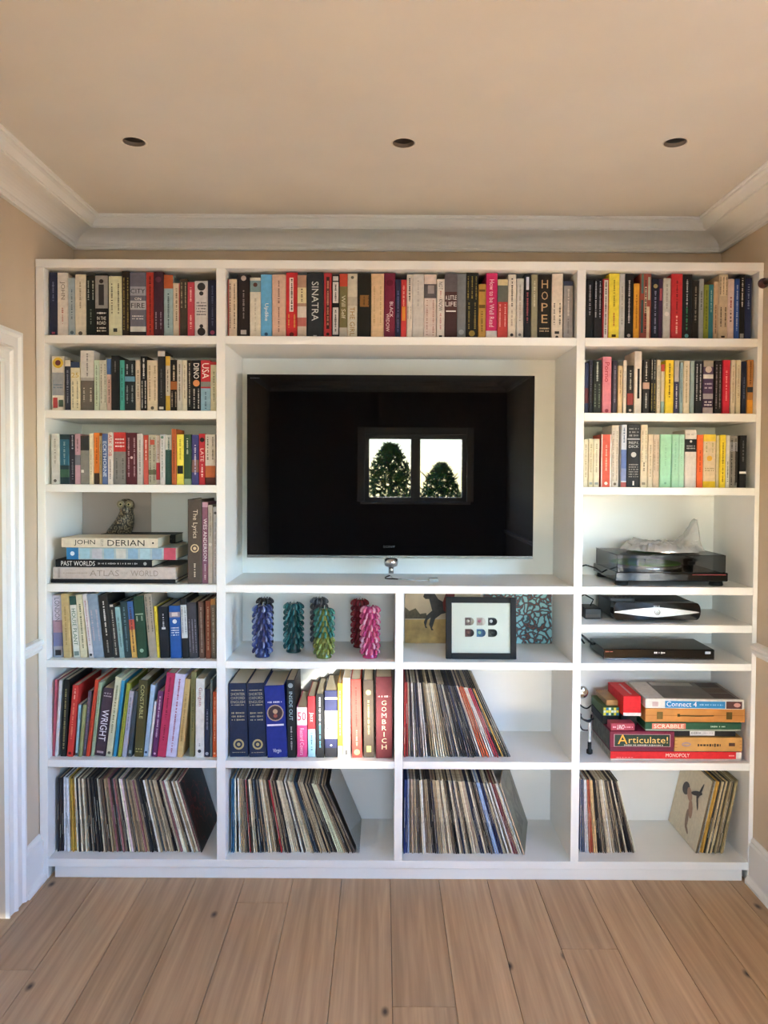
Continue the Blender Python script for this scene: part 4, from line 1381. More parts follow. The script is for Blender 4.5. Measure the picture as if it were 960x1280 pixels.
flat_book(cx(330), cx(688), z, 0.0395, 0.226, 0.13, '1b1816', ['D 5c5450 .7 .95'], 'small dark book behind the cream one carrying the owl')
ZOWL = z + 0.0395

# ------------------------------------------------------------------ the owl
po = onY(150, 660, 0.285)
owl = thing('owl_figurine', 'brown speckled ceramic owl figurine perched on the stack of books', 'figurine', (po.x + 0.008, 0.285, ZOWL + 0.0003), (0, 0, R(6)))
FEATHER = spotted('owl_glaze', '8c7c62', '3a3026', 150, 'voronoi', 0.35, '241e18', (1, 1, 0.7), (0.25, 0.6))
rings = []
# (centre x, centre z, half width x, half depth y)
for cz_, xl_, xr_, ry_ in ((0.0, -0.066, 0.040, 0.030), (0.004, -0.068, 0.043, 0.034), (0.022, -0.056, 0.049, 0.041), (0.042, -0.041, 0.053, 0.043), (0.062, -0.027, 0.055, 0.042), (0.080, -0.016, 0.054, 0.039),
                           (0.095, -0.010, 0.051, 0.035), (0.104, -0.010, 0.050, 0.033), (0.116, -0.015, 0.055, 0.034), (0.131, -0.015, 0.055, 0.033), (0.144, -0.008, 0.049, 0.027), (0.152, 0.006, 0.035, 0.014)):
    cx_, rx_ = (xl_ + xr_) / 2, (xr_ - xl_) / 2
    rings.append((cx_, cz_, rx_, ry_))
q = MB()
vs, fs = [], []
n = 20
for i, (a_, b_, c_, d_) in enumerate(rings):
    tilt = 0.0
    for k in range(n):
        an = 2 * PI * k / n
        dx = c_ * math.cos(an)
        vs.append((a_ + dx * math.cos(tilt), d_ * math.sin(an), max(0.0, b_ - dx * math.sin(tilt) * 0.55)))
for i in range(len(rings) - 1):
    for k in range(n):
        fs.append((i * n + k, i * n + (k + 1) % n, (i + 1) * n + (k + 1) % n, (i + 1) * n + k))
fs += [tuple(range(n)), tuple(range((len(rings) - 1) * n, len(rings) * n))]
q.mesh(vs, fs, FEATHER, True)
q.build('body', owl)
for sx_ in (-1, 1):
    ex = 0.020 + sx_ * 0.0172
    q = MB(); q.lathe([(0.0005, -0.005), (0.0165, -0.0035), (0.0175, 0.0), (0.016, 0.010)], mat('8d8168', 0.4, name='owl_eye_ring'), 20, (ex, -0.030, 0.129), axis='y'); ey = q.build('eye_disc', owl)
    q = MB(); q.lathe([(0.0005, -0.0075), (0.008, -0.006), (0.0085, -0.003)], mat('b4a67c', 0.3, name='owl_iris'), 16, (ex, -0.030, 0.129), axis='y'); q.build('iris', ey)
    q = MB(); q.lathe([(0.0003, -0.0095), (0.004, -0.0085), (0.0045, -0.006)], mat('120f0c', 0.2, name='owl_pupil'), 12, (ex, -0.030, 0.129), axis='y'); q.build('pupil', ey)
q = MB(); q.lathe([(0.0065, 0.0), (0.004, -0.008), (0.0008, -0.016)], mat('3c342a', 0.35, name='owl_beak'), 10, (0.021, -0.034, 0.124)); q.build('beak', owl)
q = MB(); q.tube([(0.03, 0.03, 0.09), (0.0, 0.043, 0.06), (-0.050, 0.028, 0.012)], [0.012, 0.016, 0.005], FEATHER, 10, flat=0.5); q.build('wing', owl)
q = MB(); q.tube([(0.030, -0.030, 0.085), (0.004, -0.040, 0.055), (-0.046, -0.026, 0.012)], [0.010, 0.016, 0.004], FEATHER, 10, flat=0.5); q.build('wing', owl)

# ------------------------------------------------------------------ television
YT = 0.20
c0, c1 = onY(308.5, 583, YT), onY(667.5, 583, YT)
zt, zb = onY(488, 468.5, YT).z, onY(488, 696.5, YT).z
tv = thing('television', 'large flat black television with glossy dark screen in the central bay', 'television', ((c0.x + c1.x) / 2, YT, zb))
HW, HT = (c1.x - c0.x) / 2, zt - zb
SCREEN, nt, b_ = newmat('tv_screen_glass')
b_.inputs['Base Color'].default_value = (0.0015, 0.0015, 0.002, 1)
b_.inputs['Roughness'].default_value = 0.015
b_.inputs['Specular IOR Level'].default_value = 0.35
q = MB(); q.box((-HW, 0.004, 0), (HW, 0.050, HT), BLACK, 0.003); q.build('housing', tv)
q = MB(); q.box((-HW + 0.001, 0.0, 0.008), (HW - 0.001, 0.0045, HT - 0.001), SCREEN, 0.0); q.build('screen', tv)
q = MB(); q.box((-HW, -0.001, -0.004), (HW, 0.02, 0.0075), mat('8a8c8e', 0.25, 0.9, name='tv_trim_metal'), 0.001); q.build('bottom_trim', tv)
q = MB(); put_text(q, 'SONY', mat('38393c', 0.4, 0.2, name='tv_logo'), (-0.003, -0.0006, 0.046), (1, 0, 0), (0, 0, 1), 0.058, 0.011); q.build('logo', tv, recalc=False)
q = MB(); put_dashes(q, mat('6a6c70', 0.3, 0.5, name='tv_logo'), (-HW + 0.035, -0.0006, HT - 0.017), (1, 0, 0), (0, 0, 1), 0.04, 0.005, random.Random(2)); q.build('corner_mark', tv, recalc=False)['kind'] = 'stuff'
q = MB(); q.box((-0.22, 0.050, 0.2), (0.22, YBK - YT - 0.0005, 0.56), BLACK, 0.004); q.build('wall_bracket', tv)
q = MB(); q.lathe([(0.010, -0.024), (0.026, -0.018), (0.032, -0.004), (0.030, 0.010), (0.020, 0.0175)], CHROME, 24, (0.006, 0.022, -0.022)); q.lathe([(0.011, -0.05), (0.011, -0.024)], CHROME, 16, (0.006, 0.022, -0.022)); q.build('stand_knob', tv)
zs4 = 1.219
cable = thing('display_cable', 'black and white cable with a pale plug lying on the shelf under the television', 'cable', (tv.location.x, YT, zs4))
hk = zb - zs4 - 0.08
q = MB()
pts = []
for k in range(25):
    u = k / 24
    pts.append((0.0 - 0.045 * math.sin(u * PI) * (1 - u * 0.2) + u * 0.05, 0.0 - 0.05 * u, max(0.006, hk * (1 - u) ** 1.5)))
q.tube(pts, 0.0032, BLACK, 6)
q.build('looped_lead', cable)
q = MB()
q.tube([(0.004, -0.002, hk * 0.85), (0.012, -0.02, hk * 0.4), (0.04, -0.05, 0.006), (0.10, -0.075, 0.005), (0.165, -0.070, 0.006)], 0.0032, mat('b8bab4', 0.4, name='white_lead'), 6); q.build('white_lead', cable)
q = MB(); q.box((0.165, -0.088, 0.0003), (0.205, -0.055, 0.016), mat('a6aaa6', 0.4, name='grey_plug'), 0.003); q.build('plug', cable)


# ------------------------------------------------------------------ carved candles
def candle(px, pyb, pyt, rad_px, cols_, label, layers=8, seed=0):
    p = onZ(px, pyb, 0.906)
    Hh = onY(px, pyt, p.y).z - 0.906
    rad = rad_px * (p.y + DIST) / F
    rnd = random.Random(seed)
    t = thing('carved_candle', label, 'candle', (p.x, p.y, 0.9063), (0, 0, rnd.uniform(0, 1)), 'carved candles on the shelf')
    WAX = [mat(h_, 0.18, 0, 1.0, 0.6, 0.05) for h_ in cols_]
    q = MB()
    rc = rad * 0.62
    lv = 10
    q.lathe([(rc * 1.18, 0), (rc * 1.22, 0.006)] + [(rc * (1.0 + 0.06 * math.sin(k * 2.2)), 0.012 + (Hh * 0.93 - 0.012) * k / lv) for k in range(lv + 1)] + [(rc * 0.86, Hh * 0.97), (rc * 0.5, Hh * 0.985)], WAX[-1], 24)
    q.build('core', t)
    nk = 11
    for L in range(layers):
        q = MB()
        z0 = Hh * (0.10 + 0.80 * L / (layers - 1))
        hl = Hh * 0.80 / (layers - 1)
        for k in range(nk):
            an = 2 * PI * (k + 0.5 * (L % 2)) / nk
            er = Vector((math.cos(an), math.sin(an), 0)); et = Vector((-math.sin(an), math.cos(an), 0))
            path, rr = [], []
            for j in range(8):
                u = j / 7
                r_ = rc * 0.95 + (rad * 1.02 - rc) * math.sin(u * PI * 0.92) ** 0.8
                z_ = z0 + hl * (0.75 - 1.35 * u) + (hl * 0.75 * max(0, (u - 0.6) / 0.4) ** 2)
                path.append(er * r_ + et * (rad * 0.015 * math.sin(u * PI * 2)) + Vector((0, 0, max(0.006, z_))))
                rr.append(rad * 0.125 * (0.55 + 0.5 * math.sin(PI * min(1, u + 0.15))))
            q.tube(path, rr, (WAX[(k % 2) + (0 if L >= 3 else 2)] if 'yellow' in label else WAX[(k * 2 + L) % (len(WAX) - 1)]), 6, flat=0.55)
        tag(q.build('carved_curls', t), kind='stuff')
    q = MB(); q.tube([(0, 0, Hh * 0.975), (0.001, 0, Hh * 0.985 + 0.008), (0.003, 0, Hh * 0.985 + 0.015)], 0.0011, mat('d8d2c4', 0.8, name='wick'), 5); q.build('wick', t)


candle(328.0, 820.5, 756, 12.5, ['27336c', '3c4c8c', '7c88b4', '222c5c'], 'royal blue carved candle with pale veining in front of the black one', seed=1)
candle(331.0, 808.5, 746.5, 10.5, ['16161c', '2a2a34', '14141a'], 'black carved candle standing behind the royal blue one', seed=2)
candle(367.0, 814.5, 753, 12.5, ['0f4c54', '1c6468', '4c8c90', '0e444c'], 'dark teal carved candle standing on its own', seed=3)
candle(399.0, 806.5, 746.5, 11.0, ['4a4c52', '6c6e74', '3c3e44'], 'smoky grey carved candle behind the green one', seed=4)
candle(405.0, 821.5, 760, 13.0, ['2a6460', '3c7c70', '8c9c50', '6c7838'], 'green and yellow carved candle in front of the grey one', seed=5)
candle(449.5, 808.5, 748.5, 11.0, ['7c1c28', '9c2c38', '6c1822'], 'dark red carved candle behind the pink one', seed=6)
candle(462.5, 821.5, 757, 12.5, ['b43c70', 'd0648c', 'e0a0b8', 'a83466'], 'bright pink carved candle in front of the dark red one', seed=7)

# ------------------------------------------------------------------ framed picture, prints behind it
za = 0.9063
f0, f1 = onY(557.5, 823.5, 0.05), onY(645.5, 823.5, 0.05)
FW, FH = f1.x - f0.x, onY(600, 747.5, 0.06).z - 0.906
fr = thing('picture_frame', 'dark grey frame with cream mount and six tiny pictures on the shelf', 'picture frame', ((f0.x + f1.x) / 2, 0.048, za), (R(-5), 0, 0))
fr.location.z += 0.0021
FG = mat('141517', 0.6, spec=0.25, name='dark_grey_frame')
bw = 7.2 / 303
q = MB()
for lo, hi in (((-FW / 2, 0, 0), (-FW / 2 + bw, 0.02, FH)), ((FW / 2 - bw, 0, 0), (FW / 2, 0.02, FH)), ((-FW / 2 + bw, 0, 0), (FW / 2 - bw, 0.02, bw)), ((-FW / 2 + bw, 0, FH - bw), (FW / 2 - bw, 0.02, FH))):
    q.box(lo, hi, FG, 0.0015)
q.build('frame', fr)
q = MB(); q.box((-FW / 2 + bw - 0.001, 0.010, bw - 0.001), (FW / 2 - bw + 0.001, 0.014, FH - bw + 0.001), mat('d8d8d0', 0.7, name='cream_mount', var=0.01)); q.build('mount', fr)
q = MB(); q.box((-FW / 2 + bw + 0.0002, 0.005, bw + 0.0002), (FW / 2 - bw - 0.0002, 0.0065, FH - bw - 0.0002), GLASS); q.build('glass', fr)
q = MB(); q.box((-FW / 2 + 0.002, 0.0145, 0.002), (FW / 2 - 0.002, 0.0185, FH - 0.002), mat('5a4c3c', 0.8, name='frame_backing')); q.build('backing', fr)
q = MB(); q.box((-0.02, 0.019, 0.0), (0.02, 0.0215, FH * 0.7), mat('2c2a28', 0.7, name='strut_card'), M=Matrix.Translation((0, 0.052, 0.008)) @ Matrix.Rotation(R(16), 4, 'X')); q.build('strut', fr)
PC = ['6c4c4c', 'b49c94', '1c1c24', '5c2c2c', '3c6c94', '161616']
for k in range(6):
    r_, c_ = divmod(k, 3)
    x0 = -FW / 2 + FW * (0.273 + 0.165 * c_); z1 = FH * (0.665 - 0.185 * r_)
    w_, h_ = FW * 0.115, FH * 0.125
    q = MB(); q.box((x0, 0.0092, z1 - h_), (x0 + w_ * 0.72, 0.0099, z1), mat(PC[k], 0.4, name='tiny_photo_' + PC[k])); pc = q.build('tiny_picture', fr)
    q = MB(); q.lathe([(h_ * 0.5, 0.0092), (h_ * 0.5, 0.0099)], mat(['a09484', 'd0c4bc', '2c2c30', '2a2020', '284c74', '1c1c1c'][k], 0.4, name='tiny_photo_end_%d' % k), 16, (x0 + w_ * 0.66, 0, z1 - h_ / 2), axis='y'); q.build('rounded_end', pc)
    q = MB(); q.lathe([(h_ * 0.22, 0.0086), (h_ * 0.22, 0.0091)], mat(['c8b4a8', 'c87c8c', 'd8d4d0', '8c5c54', '8cb4a0', '4c4848'][k], 0.4, name='tiny_photo_face_%d' % k), 10, (x0 + w_ * 0.36, 0, z1 - h_ * 0.45), axis='y'); q.build('picture_detail', pc)

g0, g1 = onY(504.8, 803, 0.36), onY(601, 803, 0.36)
hp = thing('horse_print', 'unframed print of a horse and red-coated rider behind the framed picture', 'print', (g0.x + 0.004, 0.352, za + 0.0009), (R(-4), 0, 0))
PW, PH = g1.x - g0.x - 0.006, 0.262
q = MB(); q.box((0, 0, 0), (PW, 0.006, PH), mat('b89a62', 0.7, 0, 1.1, name='print_ground_ochre', var=0.15, scale=25), 0.0006); q.build('board', hp)
def flat(name, pts, m_, y=-0.0005):
    qq = MB(); qq.poly([(x * PW, y, z_ * PH) for x, z_ in pts], m_); return qq.build(name, hp, recalc=False)
flat('printed_sky', [(0, 0.40), (1, 0.42), (1, 1), (0, 1)], mat('c9b79a', 0.7, 0, 1.1, name='print_sky_buff', var=0.08, scale=12))
flat('printed_bushes', [(0, 0.42), (0.3, 0.42), (0.28, 0.52), (0.2, 0.50), (0.14, 0.60), (0.06, 0.55), (0, 0.62)], mat('5c5440', 0.7, name='print_bush', var=0.2, scale=60), -0.0008)
HORSE = mat('3c3632', 0.6, name='print_horse_brown', var=0.2, scale=50)
horse = [(0.24, 0.80), (0.27, 0.90), (0.30, 0.93), (0.32, 0.90), (0.38, 0.88), (0.44, 0.76), (0.52, 0.70), (0.66, 0.70), (0.74, 0.64), (0.80, 0.50), (0.86, 0.30), (0.83, 0.29), (0.76, 0.46), (0.72, 0.52), (0.74, 0.36), (0.70, 0.24), (0.67, 0.25), (0.69, 0.38), (0.65, 0.52),
         (0.54, 0.52), (0.48, 0.50), (0.40, 0.42), (0.36, 0.26), (0.38, 0.22), (0.35, 0.22), (0.32, 0.32), (0.34, 0.44), (0.30, 0.40), (0.28, 0.30), (0.30, 0.26), (0.27, 0.26), (0.25, 0.36), (0.29, 0.48), (0.36, 0.56), (0.34, 0.66), (0.32, 0.76), (0.27, 0.76)]
flat('printed_horse', horse, HORSE, -0.0011)
flat('printed_rider', [(0.50, 0.70), (0.54, 0.86), (0.58, 0.90), (0.62, 0.90), (0.66, 0.84), (0.64, 0.70), (0.56, 0.60), (0.54, 0.54), (0.51, 0.56)], mat('7c2c28', 0.6, name='print_red_coat'), -0.0014)
flat('printed_head', [(0.575, 0.90), (0.57, 0.95), (0.60, 0.98), (0.63, 0.95), (0.625, 0.90)], mat('2a2420', 0.6, name='print_hat'), -0.0014)

m0, m1 = onY(604, 803, 0.36), onY(689.5, 803, 0.36)
MARB, nt, b_ = newmat('marbled_paper')
tcn = nt.nodes.new('ShaderNodeTexCoord'); nz = nt.nodes.new('ShaderNodeTexNoise'); nz.inputs['Scale'].default_value = 18
mixv = nt.nodes.new('ShaderNodeMix'); mixv.data_type = 'VECTOR'; mixv.inputs['Factor'].default_value = 0.06
nt.links.new(tcn.outputs['Object'], nz.inputs['Vector']); nt.links.new(tcn.outputs['Object'], mixv.inputs['A']); nt.links.new(nz.outputs['Color'], mixv.inputs['B'])
vr = nt.nodes.new('ShaderNodeTexVoronoi'); vr.feature = 'DISTANCE_TO_EDGE'; vr.inputs['Scale'].default_value = 36
nt.links.new(mixv.outputs['Result'], vr.inputs['Vector'])
rp = nt.nodes.new('ShaderNodeValToRGB'); e_ = rp.color_ramp.elements
e_[0].position = 0.0; e_[0].color = (*lin(hexrgb('8a4a3c')), 1)
e_[1].position = 0.26; e_[1].color = (*lin(hexrgb('8fc0c4')), 1)
x_ = e_.new(0.045); x_.color = (*lin(hexrgb('2a3036')), 1)
x_ = e_.new(0.12); x_.color = (*lin(hexrgb('3c5a64')), 1)
x_ = e_.new(0.16); x_.color = (*lin(hexrgb('7fb4ba')), 1)
nt.links.new(vr.outputs['Distance'], rp.inputs[0]); nt.links.new(rp.outputs[0], b_.inputs['Base Color']); b_.inputs['Roughness'].default_value = 0.5
mp_ = thing('marbled_panel', 'teal and brown marbled paper panel standing behind the framed picture', 'panel', (m0.x, 0.352, za + 0.0009), (R(-4), 0, 0))
q = MB(); q.box((0, 0, 0), (m1.x - m0.x, 0.007, 0.262), MARB, 0.0006); q.build('marbled_face', mp_)
q = MB(); q.box((0, 0.0072, 0), (m1.x - m0.x, 0.010, 0.262), mat('b8a888', 0.8, name='backing_board'), 0); q.build('backing', mp_)

# ------------------------------------------------------------------ turntable with smoked lid, wrapped platter on top
zs = 1.2193
t0, t1 = onY(769.5, 733, 0.025), onY(910, 733, 0.025)
TW, TD = t1.x - t0.x, 0.335
tt = thing('turntable', 'black turntable under a closed smoked dust cover', 'turntable', (t0.x, 0.025, zs))
q = MB(); q.box((0, 0, 0.020), (TW, TD, 0.056), GLOSSBLACK, 0.003); q.build('plinth', tt)
for x_, y_ in ((0.035, 0.035), (TW - 0.035, 0.035), (0.035, TD - 0.035), (TW - 0.035, TD - 0.035)):
    q = MB(); q.lathe([(0.026, 0), (0.028, 0.004), (0.024, 0.020)], RUBBER, 20, (x_, y_, 0)); q.build('foot', tt)
q = MB(); q.box((TW * 0.30, -0.0004, 0.026), (TW * 0.64, 0.0, 0.048), mat('0a0a0a', 0.2, name='badge_plate'), 0); q.build('front_badge', tt)
q = MB(); q.box((TW * 0.68, -0.0005, 0.046), (TW * 0.98, 0.0, 0.050), mat('7c2020', 0.4, name='red_strip'), 0); q.build('red_strip', tt)
q = MB(); q.lathe([(0.148, 0.058), (0.150, 0.062), (0.150, 0.076), (0.146, 0.079)], SILVER, 48, (0.175, 0.165, 0)); pt = q.build('platter', tt)
q = MB(); q.lathe([(0.146, 0.0792), (0.146, 0.081)], mat('5c8c2c', 0.7, name='green_lid_reflection'), 48, (0.175, 0.165, 0)); q.build('green_disc', pt)  # green disc added to imitate a green reflection in the smoked lid
q = MB(); q.lathe([(0.003, 0.081), (0.003, 0.093)], CHROME, 10, (0.175, 0.165, 0)); q.build('spindle', pt)
q = MB(); q.lathe([(0.022, 0.056), (0.022, 0.082), (0.014, 0.088)], BLACK, 20, (TW - 0.06, TD - 0.07, 0)); ab = q.build('arm_base', tt)
q = MB(); q.tube([(TW - 0.06, TD - 0.04, 0.094), (TW - 0.06, TD - 0.08, 0.094), (TW - 0.075, 0.12, 0.094), (TW - 0.12, 0.08, 0.090)], 0.004, SILVER, 8); q.build('arm_tube', ab)
q = MB(); q.box((TW - 0.135, 0.06, 0.082), (TW - 0.11, 0.085, 0.094), BLACK, 0.002); q.build('head_shell', ab)
q = MB(); q.lathe([(0.004, 0.056), (0.004, 0.10)], CHROME, 8, (0.105, 0.05, 0)); q.build('arm_rest', tt)
LZ0, LZ1 = 0.057, 0.124
lid = MB()
e_ = 0.003
lid.box((0.006, 0.002, LZ0), (TW - 0.012, 0.002 + e_, LZ1), SMOKED)
lid.box((0.006, TD - 0.02 - e_, LZ0), (TW - 0.012, TD - 0.02, LZ1), SMOKED)
lid.box((0.006, 0.002 + e_, LZ0), (0.006 + e_, TD - 0.02 - e_, LZ1), SMOKED)
lid.box((TW - 0.012 - e_, 0.002 + e_, LZ0), (TW - 0.012, TD - 0.02 - e_, LZ1), SMOKED)
lid.box((0.006, 0.002, LZ1), (TW - 0.012, TD - 0.02, LZ1 + e_), SMOKED)
lo_ = lid.build('dust_cover', tt)
q = MB()
EDGE = mat('2a2a2a', 0.15, name='acrylic_edge')
for p_, r__ in (((0.006, 0.002, LZ1 + e_), (TW - 0.012, 0.002, LZ1 + e_)), ((0.006, 0.002, LZ0), (0.006, 0.002, LZ1 + e_)), ((TW - 0.012, 0.002, LZ0), (TW - 0.012, 0.002, LZ1 + e_)), ((0.006, 0.002, LZ1 + e_), (0.006, TD - 0.02, LZ1 + e_)), ((TW - 0.012, 0.002, LZ1 + e_), (TW - 0.012, TD - 0.02, LZ1 + e_)), ((0.006, 0.002, LZ0), (TW - 0.012, 0.002, LZ0))):
    q.tube([p_, r__], 0.0016, EDGE, 6)
q.build('cover_edge', lo_)
q = MB(); q.tube([(0.0, 0.2, 0.03), (-0.03, 0.19, 0.05), (-0.07, 0.20, 0.062), (-0.10, 0.25, 0.045), (-0.115, 0.31, 0.02)], 0.0035, BLACK, 6); q.build('power_lead', tt)
zl = zs + LZ1 + e_ + 0.0004
pp = onY(826, 690, 0.20)
sp = thing('wrapped_platter', 'silver record platter wrapped in crumpled clear plastic on the turntable lid', 'platter', (pp.x, 0.185, zl))
q = MB(); q.lathe([(0.120, 0), (0.146, 0.003), (0.150, 0.006), (0.150, 0.020), (0.144, 0.022), (0.02, 0.022)], SILVER, 56); q.build('platter', sp)
q = MB(); q.lathe([(0.142, 0.0222), (0.142, 0.0245)], mat('242426', 0.7, name='rubber_mat'), 48); q.build('rubber_mat', sp)
rnd = random.Random(4)
q = MB(); vs, fs = [], []
NA, NR = 72, 15
ph = [rnd.uniform(0, 6) for _ in range(8)]
for j in range(NR):
    rr_ = 0.168 * (j / (NR - 1)) ** 0.8 if j else 0.001
    for k in range(NA):
        an = 2 * PI * k / NA
        w_ = 0.5 * math.sin(7 * an + ph[0] + 30 * rr_) + 0.35 * math.sin(13 * an + ph[1] - 50 * rr_) + 0.3 * math.sin(23 * an + ph[2])
        z_ = 0.034 + 0.0065 * w_ + 0.004 * math.sin(37 * an + 90 * rr_ + ph[5]) + 0.012 * max(0, math.sin(3 * an + ph[3])) * (rr_ / 0.168)
        pk = math.exp(-((math.cos(an) * rr_ - 0.150) ** 2 + (math.sin(an) * rr_ - 0.02) ** 2) / 0.0022)
        z_ += 0.095 * pk
        edge = max(0, (rr_ - 0.150) / 0.018)
        z_ = z_ * (1 - 0.75 * edge * (1 - pk)) + 0.002 * edge
        rj = rr_ * (1 + 0.04 * edge * math.sin(11 * an + ph[4]))
        if math.cos(an) * rj > 0.155:
            rj = 0.155 / math.cos(an)
        vs.append((math.cos(an) * rj, math.sin(an) * rj, z_))
for j in range(NR - 1):
    for k in range(NA):
        fs.append((j * NA + k, j * NA + (k + 1) % NA, (j + 1) * NA + (k + 1) % NA, (j + 1) * NA + k))
q.mesh(vs, fs, PLASTIC, False)
q.build('plastic_wrap', sp)

# ------------------------------------------------------------------ video recorder with silver fascia, remote, aerial box, disc player
zs = 1.0643
v0, v1 = onY(767, 764, 0.05), onY(876, 764, 0.05)
VW, VH, VD = v1.x - v0.x, 0.083, 0.26
vr_ = thing('set_top_box', 'black set-top recorder with silver pointed fascia band on the narrow shelf', 'set-top box', (v0.x, 0.05, zs))
pro = []
for k in range(9):
    a_ = PI / 2 - PI * k / 8
    pro.append((VW - 0.018 + 0.018 * math.cos(a_), 0.005 + VH / 2 + (VH / 2 - 0.006) * math.sin(a_)))
for k in range(9):
    a_ = -PI / 2 - PI * k / 8
    pro.append((0.012 + 0.012 * math.cos(a_), 0.005 + VH / 2 + (VH / 2 - 0.006) * math.sin(a_)))
q = MB(); q.extrude(pro, [((0, 0, 0), (1, 0, 0), (0, 0, 1)), ((0, 0.045, 0), (1, 0, 0), (0, 0, 1))], GLOSSBLACK); q.build('front_casing', vr_)
q = MB(); q.box((0.008, 0.0455, 0.008), (VW - 0.012, VD, VH - 0.004), BLACK, 0.003); q.build('rear_casing', vr_)
q = MB(); q.box((0.03, 0.05, 0), (0.06, VD - 0.02, 0.009), RUBBER, 0.001); q.build('foot', vr_)
q = MB(); q.box((VW - 0.07, 0.05, 0), (VW - 0.04, VD - 0.02, 0.009), RUBBER, 0.001); q.build('foot', vr_)
up_, dn_ = [], []
for k in range(17):
    u = k / 16
    hh = 0.019 * (1 - abs(2 * u - 1) ** 1.3) + 0.0015
    up_.append((VW * (0.01 + 0.97 * u), -0.0012, VH * 0.52 + hh)); dn_.append((VW * (0.01 + 0.97 * u), -0.0012, VH * 0.52 - hh))
q = MB(); q.poly(up_ + dn_[::-1], mat('d8d9da', 0.25, 0.6, name='silver_fascia')); q.build('silver_band', vr_, recalc=False)
q = MB(); q.lathe([(0.009, -0.0025), (0.013, -0.0022), (0.013, -0.001)], mat('b4b6b8', 0.2, 0.8, name='round_button'), 24, (VW * 0.50, 0, VH * 0.52), axis='y'); q.build('round_button', vr_)
q = MB(); put_dashes(q, mat('c8c8c8', 0.4, name='grey_print'), (VW * 0.49, -0.0006, VH * 0.82), (1, 0, 0), (0, 0, 1), 0.025, 0.004, random.Random(1)); q.build('fascia_mark', vr_, recalc=False)['kind'] = 'stuff'
rm = thing('remote_control', 'small black remote control lying on the set-top recorder', 'remote', (v0.x + 0.0, 0.10, zs + VH + 0.0005 - 0.004))
q = MB(); q.box((0.0, 0, 0), (0.105, 0.04, 0.014), mat('2a2a2c', 0.5, name='remote_black'), 0.003); q.build('body', rm)
for k in range(5):
    q = MB(); q.lathe([(0.0045, 0.014), (0.004, 0.0155)], mat('8c8c8c', 0.5, name='remote_key'), 8, (0.018 + 0.018 * k, 0.02, 0)); q.build('button', rm)
a0, a1 = onY(729, 768, 0.12), onY(752, 768, 0.12)
ax = thing('aerial_box', 'small black electrical box with a lead beside the set-top recorder', 'electrical box', (a0.x + 0.006, 0.12, zs))
q = MB(); q.box((0, 0, 0), (0.072, 0.11, 0.046), BLACK, 0.004); q.build('body', ax)
q = MB(); q.box((0.004, -0.0005, 0.006), (0.068, 0.0, 0.020), mat('3a2c24', 0.5, name='adaptor_label'), 0); q.build('label_plate', ax)
q = MB(); q.tube([(0.04, 0.06, 0.046), (0.05, 0.05, 0.075), (0.02, 0.08, 0.092), (0.01, 0.14, 0.07), (0.0, 0.2, 0.02)], 0.003, BLACK, 6); q.build('lead', ax)

zs = 0.9063
d0, d1 = onY(754.5, 820, 0.05), onY(893, 820, 0.05)
DW, DD, DH = d1.x - d0.x, 0.215, 0.046
dp = thing('disc_player', 'slim flat black disc player on the shelf above the board games', 'disc player', (d0.x, 0.05, zs))
q = MB(); q.box((0, 0.004, 0.006), (DW, DD, DH), mat('0c0c0d', 0.22, name='player_black'), 0.002); q.build('casing', dp)
q = MB(); q.box((0.0, 0.0, 0.007), (DW, 0.0045, DH - 0.001), GLOSSBLACK, 0.001); q.build('front_glass', dp)
q = MB(); q.box((0.0, -0.001, 0.003), (DW, 0.01, 0.0068), mat('a8aaac', 0.25, 0.9, name='player_trim'), 0.0008); q.build('silver_trim', dp)
for x_ in (0.04, DW - 0.04):
    q = MB(); q.lathe([(0.012, 0), (0.012, 0.0065)], RUBBER, 14, (x_, 0.03, 0)); q.build('foot', dp)
    q = MB(); q.lathe([(0.012, 0), (0.012, 0.0065)], RUBBER, 14, (x_, DD - 0.03, 0)); q.build('foot', dp)
q = MB(); put_dashes(q, mat('d8d8d8', 0.4, name='white_print'), (DW * 0.505, -0.0006, 0.032), (1, 0, 0), (0, 0, 1), 0.045, 0.008, random.Random(5)); q.build('maker_mark', dp, recalc=False)['kind'] = 'stuff'
q = MB(); q.box((DW * 0.915, -0.0006, 0.028), (DW * 0.965, 0, 0.038), mat('a8b4c4', 0.3, name='disc_mark'), 0); q.build('disc_mark', dp)
q = MB(); put_dashes(q, mat('b05a48', 0.4, name='red_print'), (DW * 0.05, -0.0006, 0.036), (1, 0, 0), (0, 0, 1), 0.03, 0.005, random.Random(6)); q.build('model_mark', dp, recalc=False)['kind'] = 'stuff'
q = MB(); q.tube([(-0.002, 0.16, 0.030), (-0.03, 0.15, 0.055), (-0.055, 0.14, 0.075), (-0.062, 0.17, 0.082), (-0.045, 0.22, 0.05), (-0.02, 0.23, 0.02)], 0.0042, BLACK, 8); q.build('lead', dp)

# ------------------------------------------------------------------ board games
zg = 0.4953


def gx(px, y=0.03):
    return onY(px, 920, y).x


def game(name, label, x0, x1, z0, z1, y, d, col, rot=0.0, lidcol=None, cat='board game', gr='board games stacked on the shelf', top=None):
    e = thing(name, label, cat, (x0, y, z0 + 0.0003), (0, 0, rot), gr)
    W_, H_ = x1 - x0, z1 - z0 - 0.0006
    if lidcol:
        q = MB(); q.box((0.001, 0.001, 0), (W_ - 0.001, d - 0.001, H_ * 0.2), bmat(lidcol), 0.001); q.build('box_base', e)
        q = MB(); q.box((0, 0, H_ * 0.2 + 0.0004), (W_, d, H_), bmat(col), 0.0012); q.build('box_lid', e)
    else:
        q = MB(); q.box((0, 0, 0), (W_, d, H_), col if not isinstance(col, str) else bmat(col), 0.0015); q.build('box', e)
    return e, W_, H_


